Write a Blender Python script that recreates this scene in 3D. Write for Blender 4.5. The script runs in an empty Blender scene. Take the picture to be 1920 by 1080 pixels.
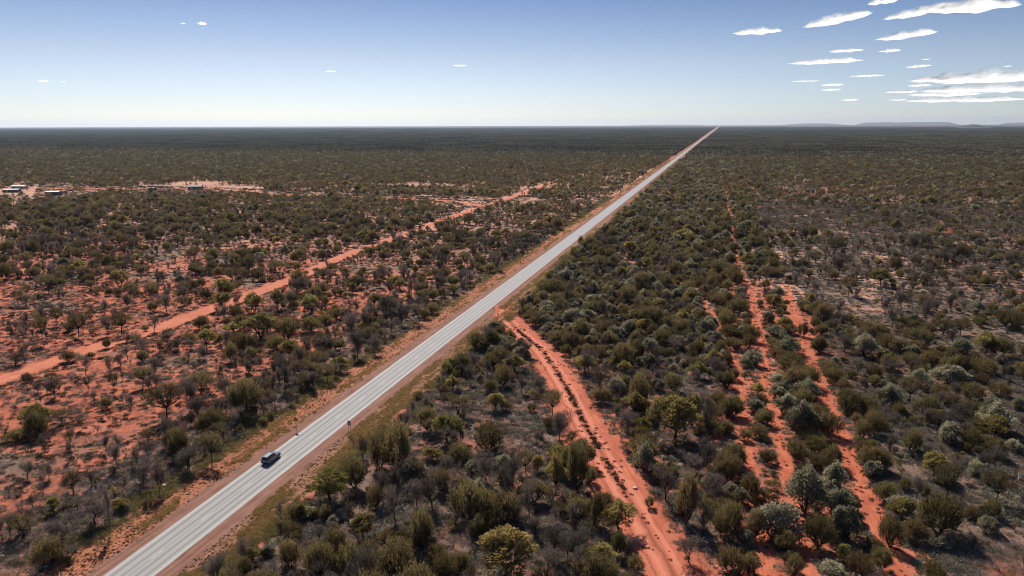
import bpy, math, random
import numpy as np
from mathutils import Vector, Matrix, noise as mnoise

# ------------------------------------------------------------------ camera, light, exposure
SC = bpy.context.scene
COL = SC.collection
CAM_H = 69.17                       # drone height in metres; highway runs along +Y at x = ROAD_X
ROAD_X = -85.79
FOCAL_PX, PITCH, YAW, ROLL = 1348.0, 0.22367, 0.27861, -0.003017   # for a 1920 px wide frame


def view_ray(dx, dy):
    c, s = math.cos(ROLL), math.sin(ROLL)
    dx, dy = c * dx - s * dy, s * dx + c * dy
    y = FOCAL_PX * math.cos(PITCH) + dy * math.sin(PITCH)
    z = -FOCAL_PX * math.sin(PITCH) + dy * math.cos(PITCH)
    c, s = math.cos(YAW), math.sin(YAW)
    return Vector((dx * c - y * s, dx * s + y * c, z))


fwd = view_ray(0, 0)
rgt = (view_ray(1, 0) - fwd).normalized()
upv = (view_ray(0, 1) - fwd).normalized()
fwd = fwd.normalized()
cam_data = bpy.data.cameras.new("camera")
cam_data.sensor_width = 36.0
cam_data.lens = FOCAL_PX / 1920.0 * 36.0
cam_data.clip_start = 0.5
cam_data.clip_end = 150000.0
cam = bpy.data.objects.new("camera", cam_data)
COL.objects.link(cam)
cam.matrix_world = Matrix(((rgt.x, upv.x, -fwd.x, 0), (rgt.y, upv.y, -fwd.y, 0), (rgt.z, upv.z, -fwd.z, CAM_H), (0, 0, 0, 1)))
SC.camera = cam

SUN_ELEV = math.radians(43)
SUN_AZ = YAW + math.radians(18)      # to the left of +Y, as seen from above
sun_dir = Vector((-math.sin(SUN_AZ) * math.cos(SUN_ELEV), math.cos(SUN_AZ) * math.cos(SUN_ELEV), math.sin(SUN_ELEV)))
sun_data = bpy.data.lights.new("sun", 'SUN')
sun_data.energy = 5.0
sun_data.angle = math.radians(0.5)
sun_data.color = (1.0, 0.94, 0.84)
sun = bpy.data.objects.new("sun", sun_data)
COL.objects.link(sun)
sun.rotation_euler = sun_dir.to_track_quat('Z', 'Y').to_euler()
sun.location = sun_dir * 500

world = bpy.data.worlds.new("World")
SC.world = world
world.use_nodes = True
wn, wl = world.node_tree.nodes, world.node_tree.links
wn.clear()
w_out = wn.new('ShaderNodeOutputWorld')
w_bg = wn.new('ShaderNodeBackground')
w_sky = wn.new('ShaderNodeTexSky')
w_sky.sky_type = 'NISHITA'
w_sky.sun_disc = False
w_sky.sun_elevation = SUN_ELEV
w_sky.sun_rotation = -SUN_AZ
w_sky.altitude = 400
w_sky.air_density = 1.0
w_sky.dust_density = 0.6
w_sky.ozone_density = 2.0
w_bg.inputs['Strength'].default_value = 0.12
# the haze near the horizon is whiter and the zenith side bluer than the plain model: one smooth ramp by elevation
w_tc = wn.new('ShaderNodeTexCoord')
w_sep = wn.new('ShaderNodeSeparateXYZ')
w_ramp = wn.new('ShaderNodeValToRGB')
w_mul = wn.new('ShaderNodeMixRGB')
w_mul.blend_type = 'MULTIPLY'
w_mul.inputs[0].default_value = 1.0
wl.new(w_tc.outputs['Generated'], w_sep.inputs[0])
wl.new(w_sep.outputs['Z'], w_ramp.inputs[0])
for k, (p, c) in enumerate(SKY_RAMP := [(0.0, (0.60, 0.645, 0.80)), (0.026, (0.505, 0.56, 0.735)), (0.084, (0.455, 0.452, 0.545)), (0.153, (0.29, 0.325, 0.43)), (0.26, (0.22, 0.26, 0.34)), (0.6, (0.42, 0.46, 0.54)), (1.0, (0.5, 0.55, 0.65))]):
    e = w_ramp.color_ramp.elements[k] if k < 2 else w_ramp.color_ramp.elements.new(p)
    e.position = p
    e.color = (*c, 1)
wl.new(w_sky.outputs[0], w_mul.inputs[1])
wl.new(w_ramp.outputs[0], w_mul.inputs[2])
wl.new(w_mul.outputs[0], w_bg.inputs['Color'])
wl.new(w_bg.outputs[0], w_out.inputs['Surface'])

SC.view_settings.view_transform = 'Standard'
SC.view_settings.look = 'None'
SC.view_settings.exposure = 0.4
SC.view_settings.gamma = 1.0
SC.view_settings.use_curve_mapping = False
SC.render.engine = 'CYCLES'
SC.cycles.max_bounces = 8
SC.cycles.diffuse_bounces = 6
SC.cycles.transmission_bounces = 8
SC.cycles.volume_bounces = 0
SC.cycles.transparent_max_bounces = 6
SC.cycles.use_denoising = True
SC.cycles.denoiser = 'OPENIMAGEDENOISE'
SC.cycles.denoising_input_passes = 'RGB_ALBEDO_NORMAL'
SC.cycles.denoising_prefilter = 'ACCURATE'
SC.cycles.filter_width = 1.1
SC.cycles.sample_clamp_indirect = 3.0
SC.cycles.sample_clamp_direct = 8.0
HAZE_DENSITY = 1.8e-5

random.seed(7)
RNG = np.random.default_rng(11)
PI = math.pi


# ------------------------------------------------------------------ helpers
def tag(o, label=None, cat=None, group=None, kind=None):
    if label: o['label'] = label
    if cat: o['category'] = cat
    if group: o['group'] = group
    if kind: o['kind'] = kind
    return o


def empty(name, loc, rz=0.0):
    o = bpy.data.objects.new(name, None)
    COL.objects.link(o)
    o.empty_display_size = 0.5
    o.location = loc
    o.rotation_euler = (0, 0, rz)
    return o


def mesh_from(name, v, f, mats, mat_idx=None, attrs=None, smooth=False):
    """v (n,3) array, f list of index tuples or an (m,k) array"""
    me = bpy.data.meshes.new(name)
    v = np.asarray(v, dtype=np.float32)
    if isinstance(f, np.ndarray):
        m, k = f.shape
        me.vertices.add(len(v))
        me.vertices.foreach_set('co', v.ravel())
        me.loops.add(m * k)
        me.polygons.add(m)
        me.loops.foreach_set('vertex_index', f.astype(np.int32).ravel())
        me.polygons.foreach_set('loop_start', np.arange(0, m * k, k, dtype=np.int32))
        me.update(calc_edges=True)
    else:
        me.from_pydata(v.tolist(), [], f)
    for m_ in (mats if isinstance(mats, (list, tuple)) else [mats]):
        me.materials.append(m_)
    if mat_idx is not None:
        me.polygons.foreach_set('material_index', np.asarray(mat_idx, dtype=np.int32))
    if smooth:
        me.polygons.foreach_set('use_smooth', np.ones(len(me.polygons), dtype=bool))
    for an, av in (attrs or {}).items():
        a = me.attributes.new(an, 'FLOAT', 'POINT')
        a.data.foreach_set('value', np.asarray(av, dtype=np.float32))
    me.update()
    return me


def obj(name, me, parent=None, loc=None):
    o = bpy.data.objects.new(name, me)
    COL.objects.link(o)
    if parent is not None:
        o.parent = parent
    if loc is not None:
        o.location = loc
    return o


class MB:
    """collects simple solids into one mesh"""
    def __init__(self):
        self.v, self.f = [], []

    def add(self, vs, fs):
        n = len(self.v)
        self.v += [tuple(p) for p in vs]
        self.f += [tuple(i + n for i in q) for q in fs]
        return self

    def box(self, c, s, rz=0.0, rx=0.0):
        M = Matrix.Rotation(rz, 3, 'Z') @ Matrix.Rotation(rx, 3, 'X')
        vs = []
        for dz in (-.5, .5):
            for dx, dy in ((-.5, -.5), (.5, -.5), (.5, .5), (-.5, .5)):
                vs.append(Vector(c) + M @ Vector((dx * s[0], dy * s[1], dz * s[2])))
        return self.add(vs, [(0, 3, 2, 1), (4, 5, 6, 7), (0, 1, 5, 4), (1, 2, 6, 5), (2, 3, 7, 6), (3, 0, 4, 7)])

    def tube(self, pts, radii, n=5):
        rings = []
        for i, p in enumerate(pts):
            p = Vector(p)
            a = Vector(pts[max(i - 1, 0)])
            b = Vector(pts[min(i + 1, len(pts) - 1)])
            d = (b - a).normalized()
            s = d.cross(Vector((0.3, 0.2, 1) if abs(d.z) < .9 else (1, 0, 0))).normalized()
            t = d.cross(s)
            rings.append([p + (s * math.cos(2 * PI * k / n) + t * math.sin(2 * PI * k / n)) * radii[i] for k in range(n)])
        fs = []
        for i in range(len(pts) - 1):
            for k in range(n):
                fs.append((i * n + k, i * n + (k + 1) % n, (i + 1) * n + (k + 1) % n, (i + 1) * n + k))
        fs.append(tuple(range(n - 1, -1, -1)))
        fs.append(tuple((len(pts) - 1) * n + k for k in range(n)))
        return self.add([q for r in rings for q in r], fs)

    def prism(self, prof, x0, x1):
        """closed (y,z) profile extruded along x"""
        n = len(prof)
        vs = [(x0, y, z) for y, z in prof] + [(x1, y, z) for y, z in prof]
        fs = [tuple(range(n - 1, -1, -1)), tuple(range(n, 2 * n))]
        fs += [(k, (k + 1) % n, n + (k + 1) % n, n + k) for k in range(n)]
        return self.add(vs, fs)

    def build(self, name, mat, parent=None, smooth=False, loc=None):
        return obj(name, mesh_from(name, self.v, self.f, mat, smooth=smooth), parent, loc)


# ------------------------------------------------------------------ materials
def new_mat(name):
    m = bpy.data.materials.new(name)
    m.use_nodes = True
    nt = m.node_tree
    return m, nt.nodes, nt.links, nt.nodes['Principled BSDF']


def nd(nodes, t, **kw):
    n = nodes.new(t)
    for k, v in kw.items():
        setattr(n, k, v)
    return n


def setspec(b, v):
    b.inputs['Specular IOR Level'].default_value = v


def plain(name, col, rough=0.8, metal=0.0, spec=0.3, var=0.15, scale=4.0):
    m, N, L, b = new_mat(name)
    tc = nd(N, 'ShaderNodeTexCoord')
    no = nd(N, 'ShaderNodeTexNoise')
    no.inputs['Scale'].default_value = scale
    no.inputs['Detail'].default_value = 5
    L.new(tc.outputs['Object'], no.inputs['Vector'])
    mx = nd(N, 'ShaderNodeMixRGB')
    mx.inputs[1].default_value = (*[c * (1 - var) for c in col], 1)
    mx.inputs[2].default_value = (*[min(1, c * (1 + var)) for c in col], 1)
    L.new(no.outputs['Fac'], mx.inputs[0])
    L.new(mx.outputs[0], b.inputs['Base Color'])
    b.inputs['Roughness'].default_value = rough
    b.inputs['Metallic'].default_value = metal
    setspec(b, spec)
    return m


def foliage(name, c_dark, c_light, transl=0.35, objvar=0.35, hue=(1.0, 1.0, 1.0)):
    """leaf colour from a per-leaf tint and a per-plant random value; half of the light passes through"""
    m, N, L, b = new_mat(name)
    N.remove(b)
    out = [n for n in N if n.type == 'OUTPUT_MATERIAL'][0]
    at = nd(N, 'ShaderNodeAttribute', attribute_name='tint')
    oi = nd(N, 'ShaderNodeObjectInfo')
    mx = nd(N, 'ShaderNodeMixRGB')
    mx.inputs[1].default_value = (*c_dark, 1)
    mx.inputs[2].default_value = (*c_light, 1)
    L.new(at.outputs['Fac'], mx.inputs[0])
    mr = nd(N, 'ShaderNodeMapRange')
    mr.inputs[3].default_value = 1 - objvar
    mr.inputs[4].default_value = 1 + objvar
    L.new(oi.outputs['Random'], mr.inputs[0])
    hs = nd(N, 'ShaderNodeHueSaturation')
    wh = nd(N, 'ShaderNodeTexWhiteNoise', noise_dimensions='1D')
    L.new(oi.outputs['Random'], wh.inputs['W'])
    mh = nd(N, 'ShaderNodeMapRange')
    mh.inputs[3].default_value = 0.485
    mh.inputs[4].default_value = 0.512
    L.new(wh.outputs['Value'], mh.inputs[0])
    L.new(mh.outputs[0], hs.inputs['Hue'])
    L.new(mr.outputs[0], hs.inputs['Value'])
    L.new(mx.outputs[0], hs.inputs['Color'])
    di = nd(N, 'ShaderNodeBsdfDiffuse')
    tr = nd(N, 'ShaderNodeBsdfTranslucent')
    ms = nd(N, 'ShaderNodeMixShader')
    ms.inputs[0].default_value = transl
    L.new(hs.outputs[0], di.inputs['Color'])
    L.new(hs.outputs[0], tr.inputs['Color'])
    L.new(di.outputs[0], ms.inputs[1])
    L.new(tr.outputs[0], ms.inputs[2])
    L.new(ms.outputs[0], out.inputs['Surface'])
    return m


def noise_node(N, L, vec, scale, detail=6, rough=0.6, dist=0.0):
    n = nd(N, 'ShaderNodeTexNoise')
    n.inputs['Scale'].default_value = scale
    n.inputs['Detail'].default_value = detail
    n.inputs['Roughness'].default_value = rough
    n.inputs['Distortion'].default_value = dist
    L.new(vec, n.inputs['Vector'])
    return n.outputs['Fac']


def ramp_node(N, L, fac, stops):
    r = nd(N, 'ShaderNodeValToRGB')
    for k, (p, c) in enumerate(stops):
        e = r.color_ramp.elements[k] if k < 2 else r.color_ramp.elements.new(p)
        e.position = p
        e.color = (*c, 1) if len(c) == 3 else c
    L.new(fac, r.inputs[0])
    return r.outputs['Color']


def math_node(N, L, op, a, b=None, clamp=False):
    n = nd(N, 'ShaderNodeMath', operation=op, use_clamp=clamp)
    for k, x in enumerate((a, b)):
        if x is None: continue
        if isinstance(x, (int, float)): n.inputs[k].default_value = x
        else: L.new(x, n.inputs[k])
    return n.outputs[0]


def mix_col(N, L, fac, a, b, mode='MIX'):
    n = nd(N, 'ShaderNodeMixRGB', blend_type=mode)
    for k, x in enumerate((fac, a, b)):
        if isinstance(x, (int, float)): n.inputs[k].default_value = x
        elif isinstance(x, tuple): n.inputs[k].default_value = (*x, 1)
        else: L.new(x, n.inputs[k])
    return n.outputs[0]


SOIL_A, SOIL_B, SOIL_C = (0.42, 0.122, 0.070), (0.30, 0.082, 0.047), (0.52, 0.195, 0.125)
LITTER_A, LITTER_B = (0.075, 0.048, 0.036), (0.27, 0.19, 0.145)


def soil_material():
    m, N, L, b = new_mat('red_soil')
    tc = nd(N, 'ShaderNodeTexCoord')
    P = tc.outputs['Object']
    big = noise_node(N, L, P, 0.02, 4)
    mid = noise_node(N, L, P, 0.14, 7, 0.65, 0.6)
    fine = noise_node(N, L, P, 1.3, 8, 0.7)
    tiny = noise_node(N, L, P, 5.0, 4, 0.7)
    soil = ramp_node(N, L, mid, [(0.25, SOIL_B), (0.5, SOIL_A), (0.78, SOIL_C)])
    pale_at = nd(N, 'ShaderNodeAttribute', attribute_name='pale').outputs['Fac']
    soil = mix_col(N, L, pale_at, soil, (0.60, 0.35, 0.25))
    lit = ramp_node(N, L, math_node(N, L, 'ADD', math_node(N, L, 'MULTIPLY', fine, 0.5), math_node(N, L, 'MULTIPLY', tiny, 0.5)), [(0.40, LITTER_A), (0.60, LITTER_B)])
    la = nd(N, 'ShaderNodeAttribute', attribute_name='litter').outputs['Fac']
    # litter cover = attribute pushed against broken-up noise
    s = math_node(N, L, 'ADD', math_node(N, L, 'MULTIPLY', mid, 0.55), math_node(N, L, 'MULTIPLY', fine, 0.45))
    s = math_node(N, L, 'SUBTRACT', math_node(N, L, 'MULTIPLY', la, 0.6), math_node(N, L, 'SUBTRACT', s, 0.22))
    s = math_node(N, L, 'MULTIPLY', s, 6.0, True)
    s = math_node(N, L, 'MULTIPLY', s, 0.92)
    col = mix_col(N, L, s, soil, lit)
    # pebbles and charcoal specks
    sp = ramp_node(N, L, tiny, [(0.3, (0.35, 0.3, 0.3)), (0.42, (1, 1, 1))])
    col = mix_col(N, L, 0.7, col, sp, 'MULTIPLY')
    # woodland floor beyond the built trees: dull and dark, as a canopy seen edge-on
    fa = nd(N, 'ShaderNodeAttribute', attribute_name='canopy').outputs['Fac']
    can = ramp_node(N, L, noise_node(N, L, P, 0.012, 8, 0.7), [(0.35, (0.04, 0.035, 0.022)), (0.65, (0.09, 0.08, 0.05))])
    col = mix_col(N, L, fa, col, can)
    L.new(col, b.inputs['Base Color'])
    b.inputs['Roughness'].default_value = 0.95
    setspec(b, 0.1)
    bp = nd(N, 'ShaderNodeBump')
    bp.inputs['Strength'].default_value = 0.9
    bp.inputs['Distance'].default_value = 0.35
    hsum = math_node(N, L, 'ADD', math_node(N, L, 'MULTIPLY', fine, 1.0), math_node(N, L, 'MULTIPLY', tiny, 0.25))
    L.new(hsum, bp.inputs['Height'])
    L.new(bp.outputs[0], b.inputs['Normal'])
    return m


def track_material(name, c1, c2, c3, groove=0.5, ruts=None):
    """soil of a graded track: long streaks from wheels and the grader blade, along v of the uv map"""
    m, N, L, b = new_mat(name)
    uv = nd(N, 'ShaderNodeUVMap')
    mp = nd(N, 'ShaderNodeMapping')
    mp.inputs['Scale'].default_value = (1.0, 0.035, 1.0)
    L.new(uv.outputs[0], mp.inputs[0])
    tc = nd(N, 'ShaderNodeTexCoord')
    st = noise_node(N, L, mp.outputs[0], 1.6, 6, 0.65)
    pt = noise_node(N, L, tc.outputs['Object'], 0.25, 6, 0.6)
    fi = noise_node(N, L, tc.outputs['Object'], 2.5, 6, 0.7)
    s = math_node(N, L, 'ADD', math_node(N, L, 'MULTIPLY', st, groove), math_node(N, L, 'MULTIPLY', pt, 1 - groove))
    col = ramp_node(N, L, s, [(0.36, c1), (0.5, c2), (0.66, c3)])
    if ruts:
        sepu = nd(N, 'ShaderNodeSeparateXYZ')
        L.new(uv.outputs[0], sepu.inputs[0])
        uu = math_node(N, L, 'ADD', sepu.outputs['X'], math_node(N, L, 'MULTIPLY', math_node(N, L, 'SUBTRACT', pt, 0.5), 1.6))
        for cx, w, tone in ruts:
            d = math_node(N, L, 'DIVIDE', math_node(N, L, 'SUBTRACT', uu, cx), w)
            g = math_node(N, L, 'EXPONENT', math_node(N, L, 'MULTIPLY', math_node(N, L, 'MULTIPLY', d, d), -1.0))
            col = mix_col(N, L, math_node(N, L, 'MULTIPLY', g, 0.85), col, tone)
    sp = ramp_node(N, L, fi, [(0.32, (0.45, 0.4, 0.4)), (0.45, (1, 1, 1))])
    col = mix_col(N, L, 0.6, col, sp, 'MULTIPLY')
    L.new(col, b.inputs['Base Color'])
    b.inputs['Roughness'].default_value = 0.95
    setspec(b, 0.1)
    bp = nd(N, 'ShaderNodeBump')
    bp.inputs['Strength'].default_value = 0.8
    bp.inputs['Distance'].default_value = 0.2
    L.new(math_node(N, L, 'ADD', st, math_node(N, L, 'MULTIPLY', fi, 0.4)), bp.inputs['Height'])
    L.new(bp.outputs[0], b.inputs['Normal'])
    return m


def seal_material():
    """aged chip seal: pale stone, darker flushed bitumen in the four wheel paths and along the joint"""
    m, N, L, b = new_mat('chip_seal')
    tc = nd(N, 'ShaderNodeTexCoord')
    sep = nd(N, 'ShaderNodeSeparateXYZ')
    L.new(tc.outputs['Object'], sep.inputs[0])
    mp = nd(N, 'ShaderNodeMapping')
    mp.inputs['Scale'].default_value = (1.0, 0.02, 1.0)
    L.new(tc.outputs['Object'], mp.inputs[0])
    streak = noise_node(N, L, mp.outputs[0], 2.2, 6, 0.6)
    fine = noise_node(N, L, tc.outputs['Object'], 6.0, 5, 0.7)
    patch = noise_node(N, L, tc.outputs['Object'], 0.12, 4, 0.6)
    x = math_node(N, L, 'ADD', sep.outputs['X'], math_node(N, L, 'MULTIPLY', math_node(N, L, 'SUBTRACT', noise_node(N, L, mp.outputs[0], 0.8, 2), 0.5), 0.5))
    tot = None
    for cx, w, a in ((-2.6, 0.26, 1.0), (-1.05, 0.26, 1.0), (0.0, 0.16, 0.75), (1.05, 0.26, 1.0), (2.6, 0.26, 1.0)):
        d = math_node(N, L, 'DIVIDE', math_node(N, L, 'SUBTRACT', x, cx), w)
        g = math_node(N, L, 'MULTIPLY', math_node(N, L, 'EXPONENT', math_node(N, L, 'MULTIPLY', math_node(N, L, 'MULTIPLY', d, d), -1.0)), a)
        tot = g if tot is None else math_node(N, L, 'MAXIMUM', tot, g)
    tot = math_node(N, L, 'MULTIPLY', tot, math_node(N, L, 'ADD', math_node(N, L, 'MULTIPLY', streak, 1.4), 0.1), True)
    base = ramp_node(N, L, math_node(N, L, 'ADD', math_node(N, L, 'MULTIPLY', streak, 0.6), math_node(N, L, 'MULTIPLY', patch, 0.4)),
                     [(0.3, (0.070, 0.052, 0.043)), (0.7, (0.115, 0.088, 0.075))])
    col = mix_col(N, L, math_node(N, L, 'MULTIPLY', tot, 0.6), base, (0.05, 0.041, 0.037))
    grit = ramp_node(N, L, fine, [(0.3, (0.75, 0.75, 0.75)), (0.7, (1.1, 1.1, 1.1))])
    col = mix_col(N, L, 0.8, col, grit, 'MULTIPLY')
    L.new(col, b.inputs['Base Color'])
    rr = math_node(N, L, 'ADD', math_node(N, L, 'MULTIPLY', tot, 0.08), 0.90)
    L.new(rr, b.inputs['Roughness'])
    setspec(b, 0.2)
    b.inputs['Sheen Weight'].default_value = 0.3
    L.new(math_node(N, L, 'SUBTRACT', math_node(N, L, 'ADD', math_node(N, L, 'MULTIPLY', streak, 0.35), 0.80), math_node(N, L, 'MULTIPLY', tot, 0.55), True), b.inputs['Coat Weight'])
    b.inputs['Coat Roughness'].default_value = 0.92
    b.inputs['Coat IOR'].default_value = 3.7
    b.inputs['Sheen Roughness'].default_value = 0.35
    bp = nd(N, 'ShaderNodeBump')
    bp.inputs['Strength'].default_value = 0.12
    bp.inputs['Distance'].default_value = 0.02
    L.new(fine, bp.inputs['Height'])
    L.new(bp.outputs[0], b.inputs['Normal'])
    return m


M_SOIL = soil_material()
M_SEAL = seal_material()
M_TRACK = track_material('graded_red_track', (0.37, 0.105, 0.056), (0.48, 0.155, 0.088), (0.57, 0.225, 0.14))
M_STRIP = track_material('bare_red_strip', (0.31, 0.078, 0.042), (0.42, 0.117, 0.062), (0.52, 0.175, 0.10), 0.3)
M_TRACK_R = track_material('rutted_red_track', (0.32, 0.085, 0.048), (0.44, 0.125, 0.072), (0.53, 0.18, 0.11), 0.6,
                           ruts=[(0.1, 0.45, (0.22, 0.075, 0.045)), (-1.5, 0.55, (0.56, 0.20, 0.13)), (1.7, 0.7, (0.58, 0.21, 0.135)), (2.9, 0.25, (0.30, 0.09, 0.05))])
M_GRAVEL = track_material('shoulder_gravel', (0.15, 0.072, 0.052), (0.22, 0.108, 0.078), (0.31, 0.165, 0.12), 0.7)
M_VERGE = track_material('brown_verge_soil', (0.17, 0.08, 0.045), (0.25, 0.12, 0.07), (0.34, 0.18, 0.11), 0.75)
M_DRAIN = track_material('verge_drain_soil', (0.24, 0.085, 0.045), (0.33, 0.125, 0.07), (0.42, 0.19, 0.11), 0.75)
M_PAINT = plain('road_paint', (0.46, 0.44, 0.41), 0.6, var=0.1, scale=2.0)
M_BARK = plain('dark_bark', (0.045, 0.035, 0.03), 0.9, var=0.4, scale=3)
M_BURNT = plain('charred_bark', (0.028, 0.022, 0.020), 0.9, var=0.4, scale=3)
M_DEADWOOD = plain('bleached_dead_wood', (0.52, 0.48, 0.45), 0.8, var=0.3, scale=3)
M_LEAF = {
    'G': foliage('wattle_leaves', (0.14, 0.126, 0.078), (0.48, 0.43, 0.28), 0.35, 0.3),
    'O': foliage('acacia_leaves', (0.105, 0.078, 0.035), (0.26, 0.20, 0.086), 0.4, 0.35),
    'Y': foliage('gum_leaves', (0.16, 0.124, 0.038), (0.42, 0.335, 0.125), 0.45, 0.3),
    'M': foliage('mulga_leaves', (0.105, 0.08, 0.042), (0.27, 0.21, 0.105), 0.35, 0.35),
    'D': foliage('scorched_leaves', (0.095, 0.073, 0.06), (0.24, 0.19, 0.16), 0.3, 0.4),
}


# ------------------------------------------------------------------ ground and its zones
def fbm(x, y, s, seed=0, octv=4):
    """cheap vectorised value noise, 0..1"""
    x = np.asarray(x, float) / s + seed * 17.3
    y = np.asarray(y, float) / s + seed * 9.1
    tot, amp, nrm = 0, 1.0, 0
    for o in range(octv):
        xi, yi = np.floor(x), np.floor(y)
        fx, fy = x - xi, y - yi
        fx, fy = fx * fx * (3 - 2 * fx), fy * fy * (3 - 2 * fy)
        def h(a, b):
            v = np.sin(a * 127.1 + b * 311.7 + seed * 74.7 + o * 13.1) * 43758.5453
            return v - np.floor(v)
        v = (h(xi, yi) * (1 - fx) + h(xi + 1, yi) * fx) * (1 - fy) + (h(xi, yi + 1) * (1 - fx) + h(xi + 1, yi + 1) * fx) * fy
        tot = tot + v * amp
        nrm += amp
        amp *= 0.5
        x, y = x * 2.03 + 5.2, y * 2.03 + 1.7
    return tot / nrm


def lift(y, n=1):
    return (0.004 + np.maximum(np.asarray(y, float), 0) * 6e-6) * n


LTRACK = [(-191, -200), (-190, 60), (-190, 143), (-189, 173), (-186, 200), (-186, 250), (-187, 290), (-192, 330), (-193, 380), (-193, 450), (-195, 520),
          (-194, 600), (-193, 700), (-194, 850), (-197, 1040), (-203, 1440), (-212, 2000), (-222, 2800), (-235, 4200)]
RTRACK = [(-77, 262), (-73, 247), (-62.5, 228), (-51, 211), (-38.5, 185), (-29, 162), (-20.5, 142), (-14, 127.5), (-8.5, 115.5), (-3, 103), (5, 82), (22, 40), (40, -40)]
EWTRACK = [(-760, 640), (-690, 655), (-600, 668), (-540, 690), (-480, 668), (-430, 645), (-370, 640), (-290, 638), (-225, 622), (-196, 592)]
SPUR = [(-196, 640), (-170, 640), (-130, 650), (-96, 652)]
STRIPS = {'mid': [(18, -60), (18, 60), (17.3, 109), (17, 121), (16.8, 141), (16.2, 168), (16, 197), (15.8, 240), (15.4, 299), (12, 368), (11, 470), (9, 640), (7.4, 890)],
          'right': [(33, -60), (32, 60), (31, 129), (30, 150), (30, 182), (28.7, 214), (29.5, 260), (30.2, 303), (31, 330)],
          'left': [(12.6, -60), (12, 60), (11, 110), (9.8, 139), (8.9, 179), (7.2, 213), (1.6, 261), (-7.8, 308), (-20, 333), (-33, 356), (-45, 370)]}


def resample(pl, step=2.0, growth=0.0):
    pts = [np.array(p, float) for p in pl]
    # Catmull-Rom
    out = []
    P = [2 * pts[0] - pts[1]] + pts + [2 * pts[-1] - pts[-2]]
    for i in range(1, len(P) - 2):
        p0, p1, p2, p3 = P[i - 1:i + 3]
        n = max(1, int(np.linalg.norm(p2 - p1) / (step + growth * max(0, p1[1]))))
        for k in range(n):
            t = k / n
            out.append(0.5 * ((2 * p1) + (p2 - p0) * t + (2 * p0 - 5 * p1 + 4 * p2 - p3) * t * t + (3 * p1 - p0 - 3 * p2 + p3) * t ** 3))
    out.append(P[-2])
    return np.array(out)


def poly_dist(x, y, pl):
    x = np.asarray(x, float)
    y = np.asarray(y, float)
    d = np.full(x.shape, 1e9)
    for (ax, ay), (bx, by) in zip(pl[:-1], pl[1:]):
        vx, vy = bx - ax, by - ay
        t = np.clip(((x - ax) * vx + (y - ay) * vy) / (vx * vx + vy * vy), 0, 1)
        d = np.minimum(d, np.hypot(x - ax - t * vx, y - ay - t * vy))
    return d


def sstep(a, b, v):
    t = np.clip((np.asarray(v, float) - a) / (b - a), 0, 1)
    return t * t * (3 - 2 * t)


CLEARINGS = [(-610, 668, 85, 44), (-700, 612, 80, 42), (-545, 690, 60, 40), (-660, 572, 60, 40), (-460, 655, 70, 35), (-745, 660, 50, 38), (-520, 655, 50, 36), (-390, 648, 40, 36),
             (-215, 610, 30, 34), (-260, 645, 60, 32), (-170, 642, 40, 30), (-330, 780, 60, 32), (-610, 745, 40, 32), (-120, 655, 40, 31)]


def litter_map(x, y):
    u = x - ROAD_X
    n = fbm(x, y, 30, 3)
    v = np.where((u < -14) & (u > -34) & (y < 450), 0.72, 0.0)
    v = np.where((u <= -34) & (u > -103), 0.43 + 0.10 * sstep(170, 260, y) + 1.1 * (fbm(x, y, 16, 5) - 0.5), v)
    v = np.where(u <= -103, 0.46 + 0.18 * sstep(230, 420, y) + 1.2 * (fbm(x, y, 20, 4) - 0.5), v)
    v = np.where((u <= -34) & (y > 330), 0.55 + 0.6 * (n - 0.5), v)
    v = np.where((u >= 13) & (x < 4), 0.72 + 0.5 * (n - 0.5), v)
    v = np.where((x >= 36), 0.78 + 0.9 * (fbm(x, y, 16, 7) - 0.5), v)
    v = np.where((x >= 4) & (y >= 340), 0.72 + 0.8 * (n - 0.5), v)
    st_ = sstep(0, 8, x) * (1 - sstep(31, 38, x)) * (1 - sstep(200, 345, y + 60 * (n - .5)))
    v = v * (1 - st_) + (0.32 + 0.9 * (fbm(x, y, 10, 6) - 0.5)) * st_
    v = np.where((np.abs(u) < 14), 0.25, v)
    d = np.minimum(poly_dist(x, y, RTRACK), poly_dist(x, y, LTRACK))
    v = v * sstep(3.5, 8, d)
    return np.clip(v, 0, 1)


def pale_map(x, y):
    v = 0.75 * sstep(300, 430, y) * (x > 10) * sstep(0.42, 0.6, fbm(x, y, 90, 8))
    v = np.maximum(v, 0.8 * sstep(1, 0.4, ((x - 55) / 60) ** 2 + ((y - 450) / 190) ** 2))
    v = np.maximum(v, 0.62 * sstep(230, 520, y) * (x < ROAD_X - 14))
    for cx, cy, rx, ry in CLEARINGS:
        v = np.maximum(v, 0.8 * sstep(1.3, 0.6, ((x - cx) / rx) ** 2 + ((y - cy) / ry) ** 2))
    return v * (1 - sstep(950, 1500, y))


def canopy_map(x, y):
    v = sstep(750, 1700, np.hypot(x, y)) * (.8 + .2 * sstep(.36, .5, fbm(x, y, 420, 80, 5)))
    return v * sstep(14, 20, np.abs(x - ROAD_X))


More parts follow.
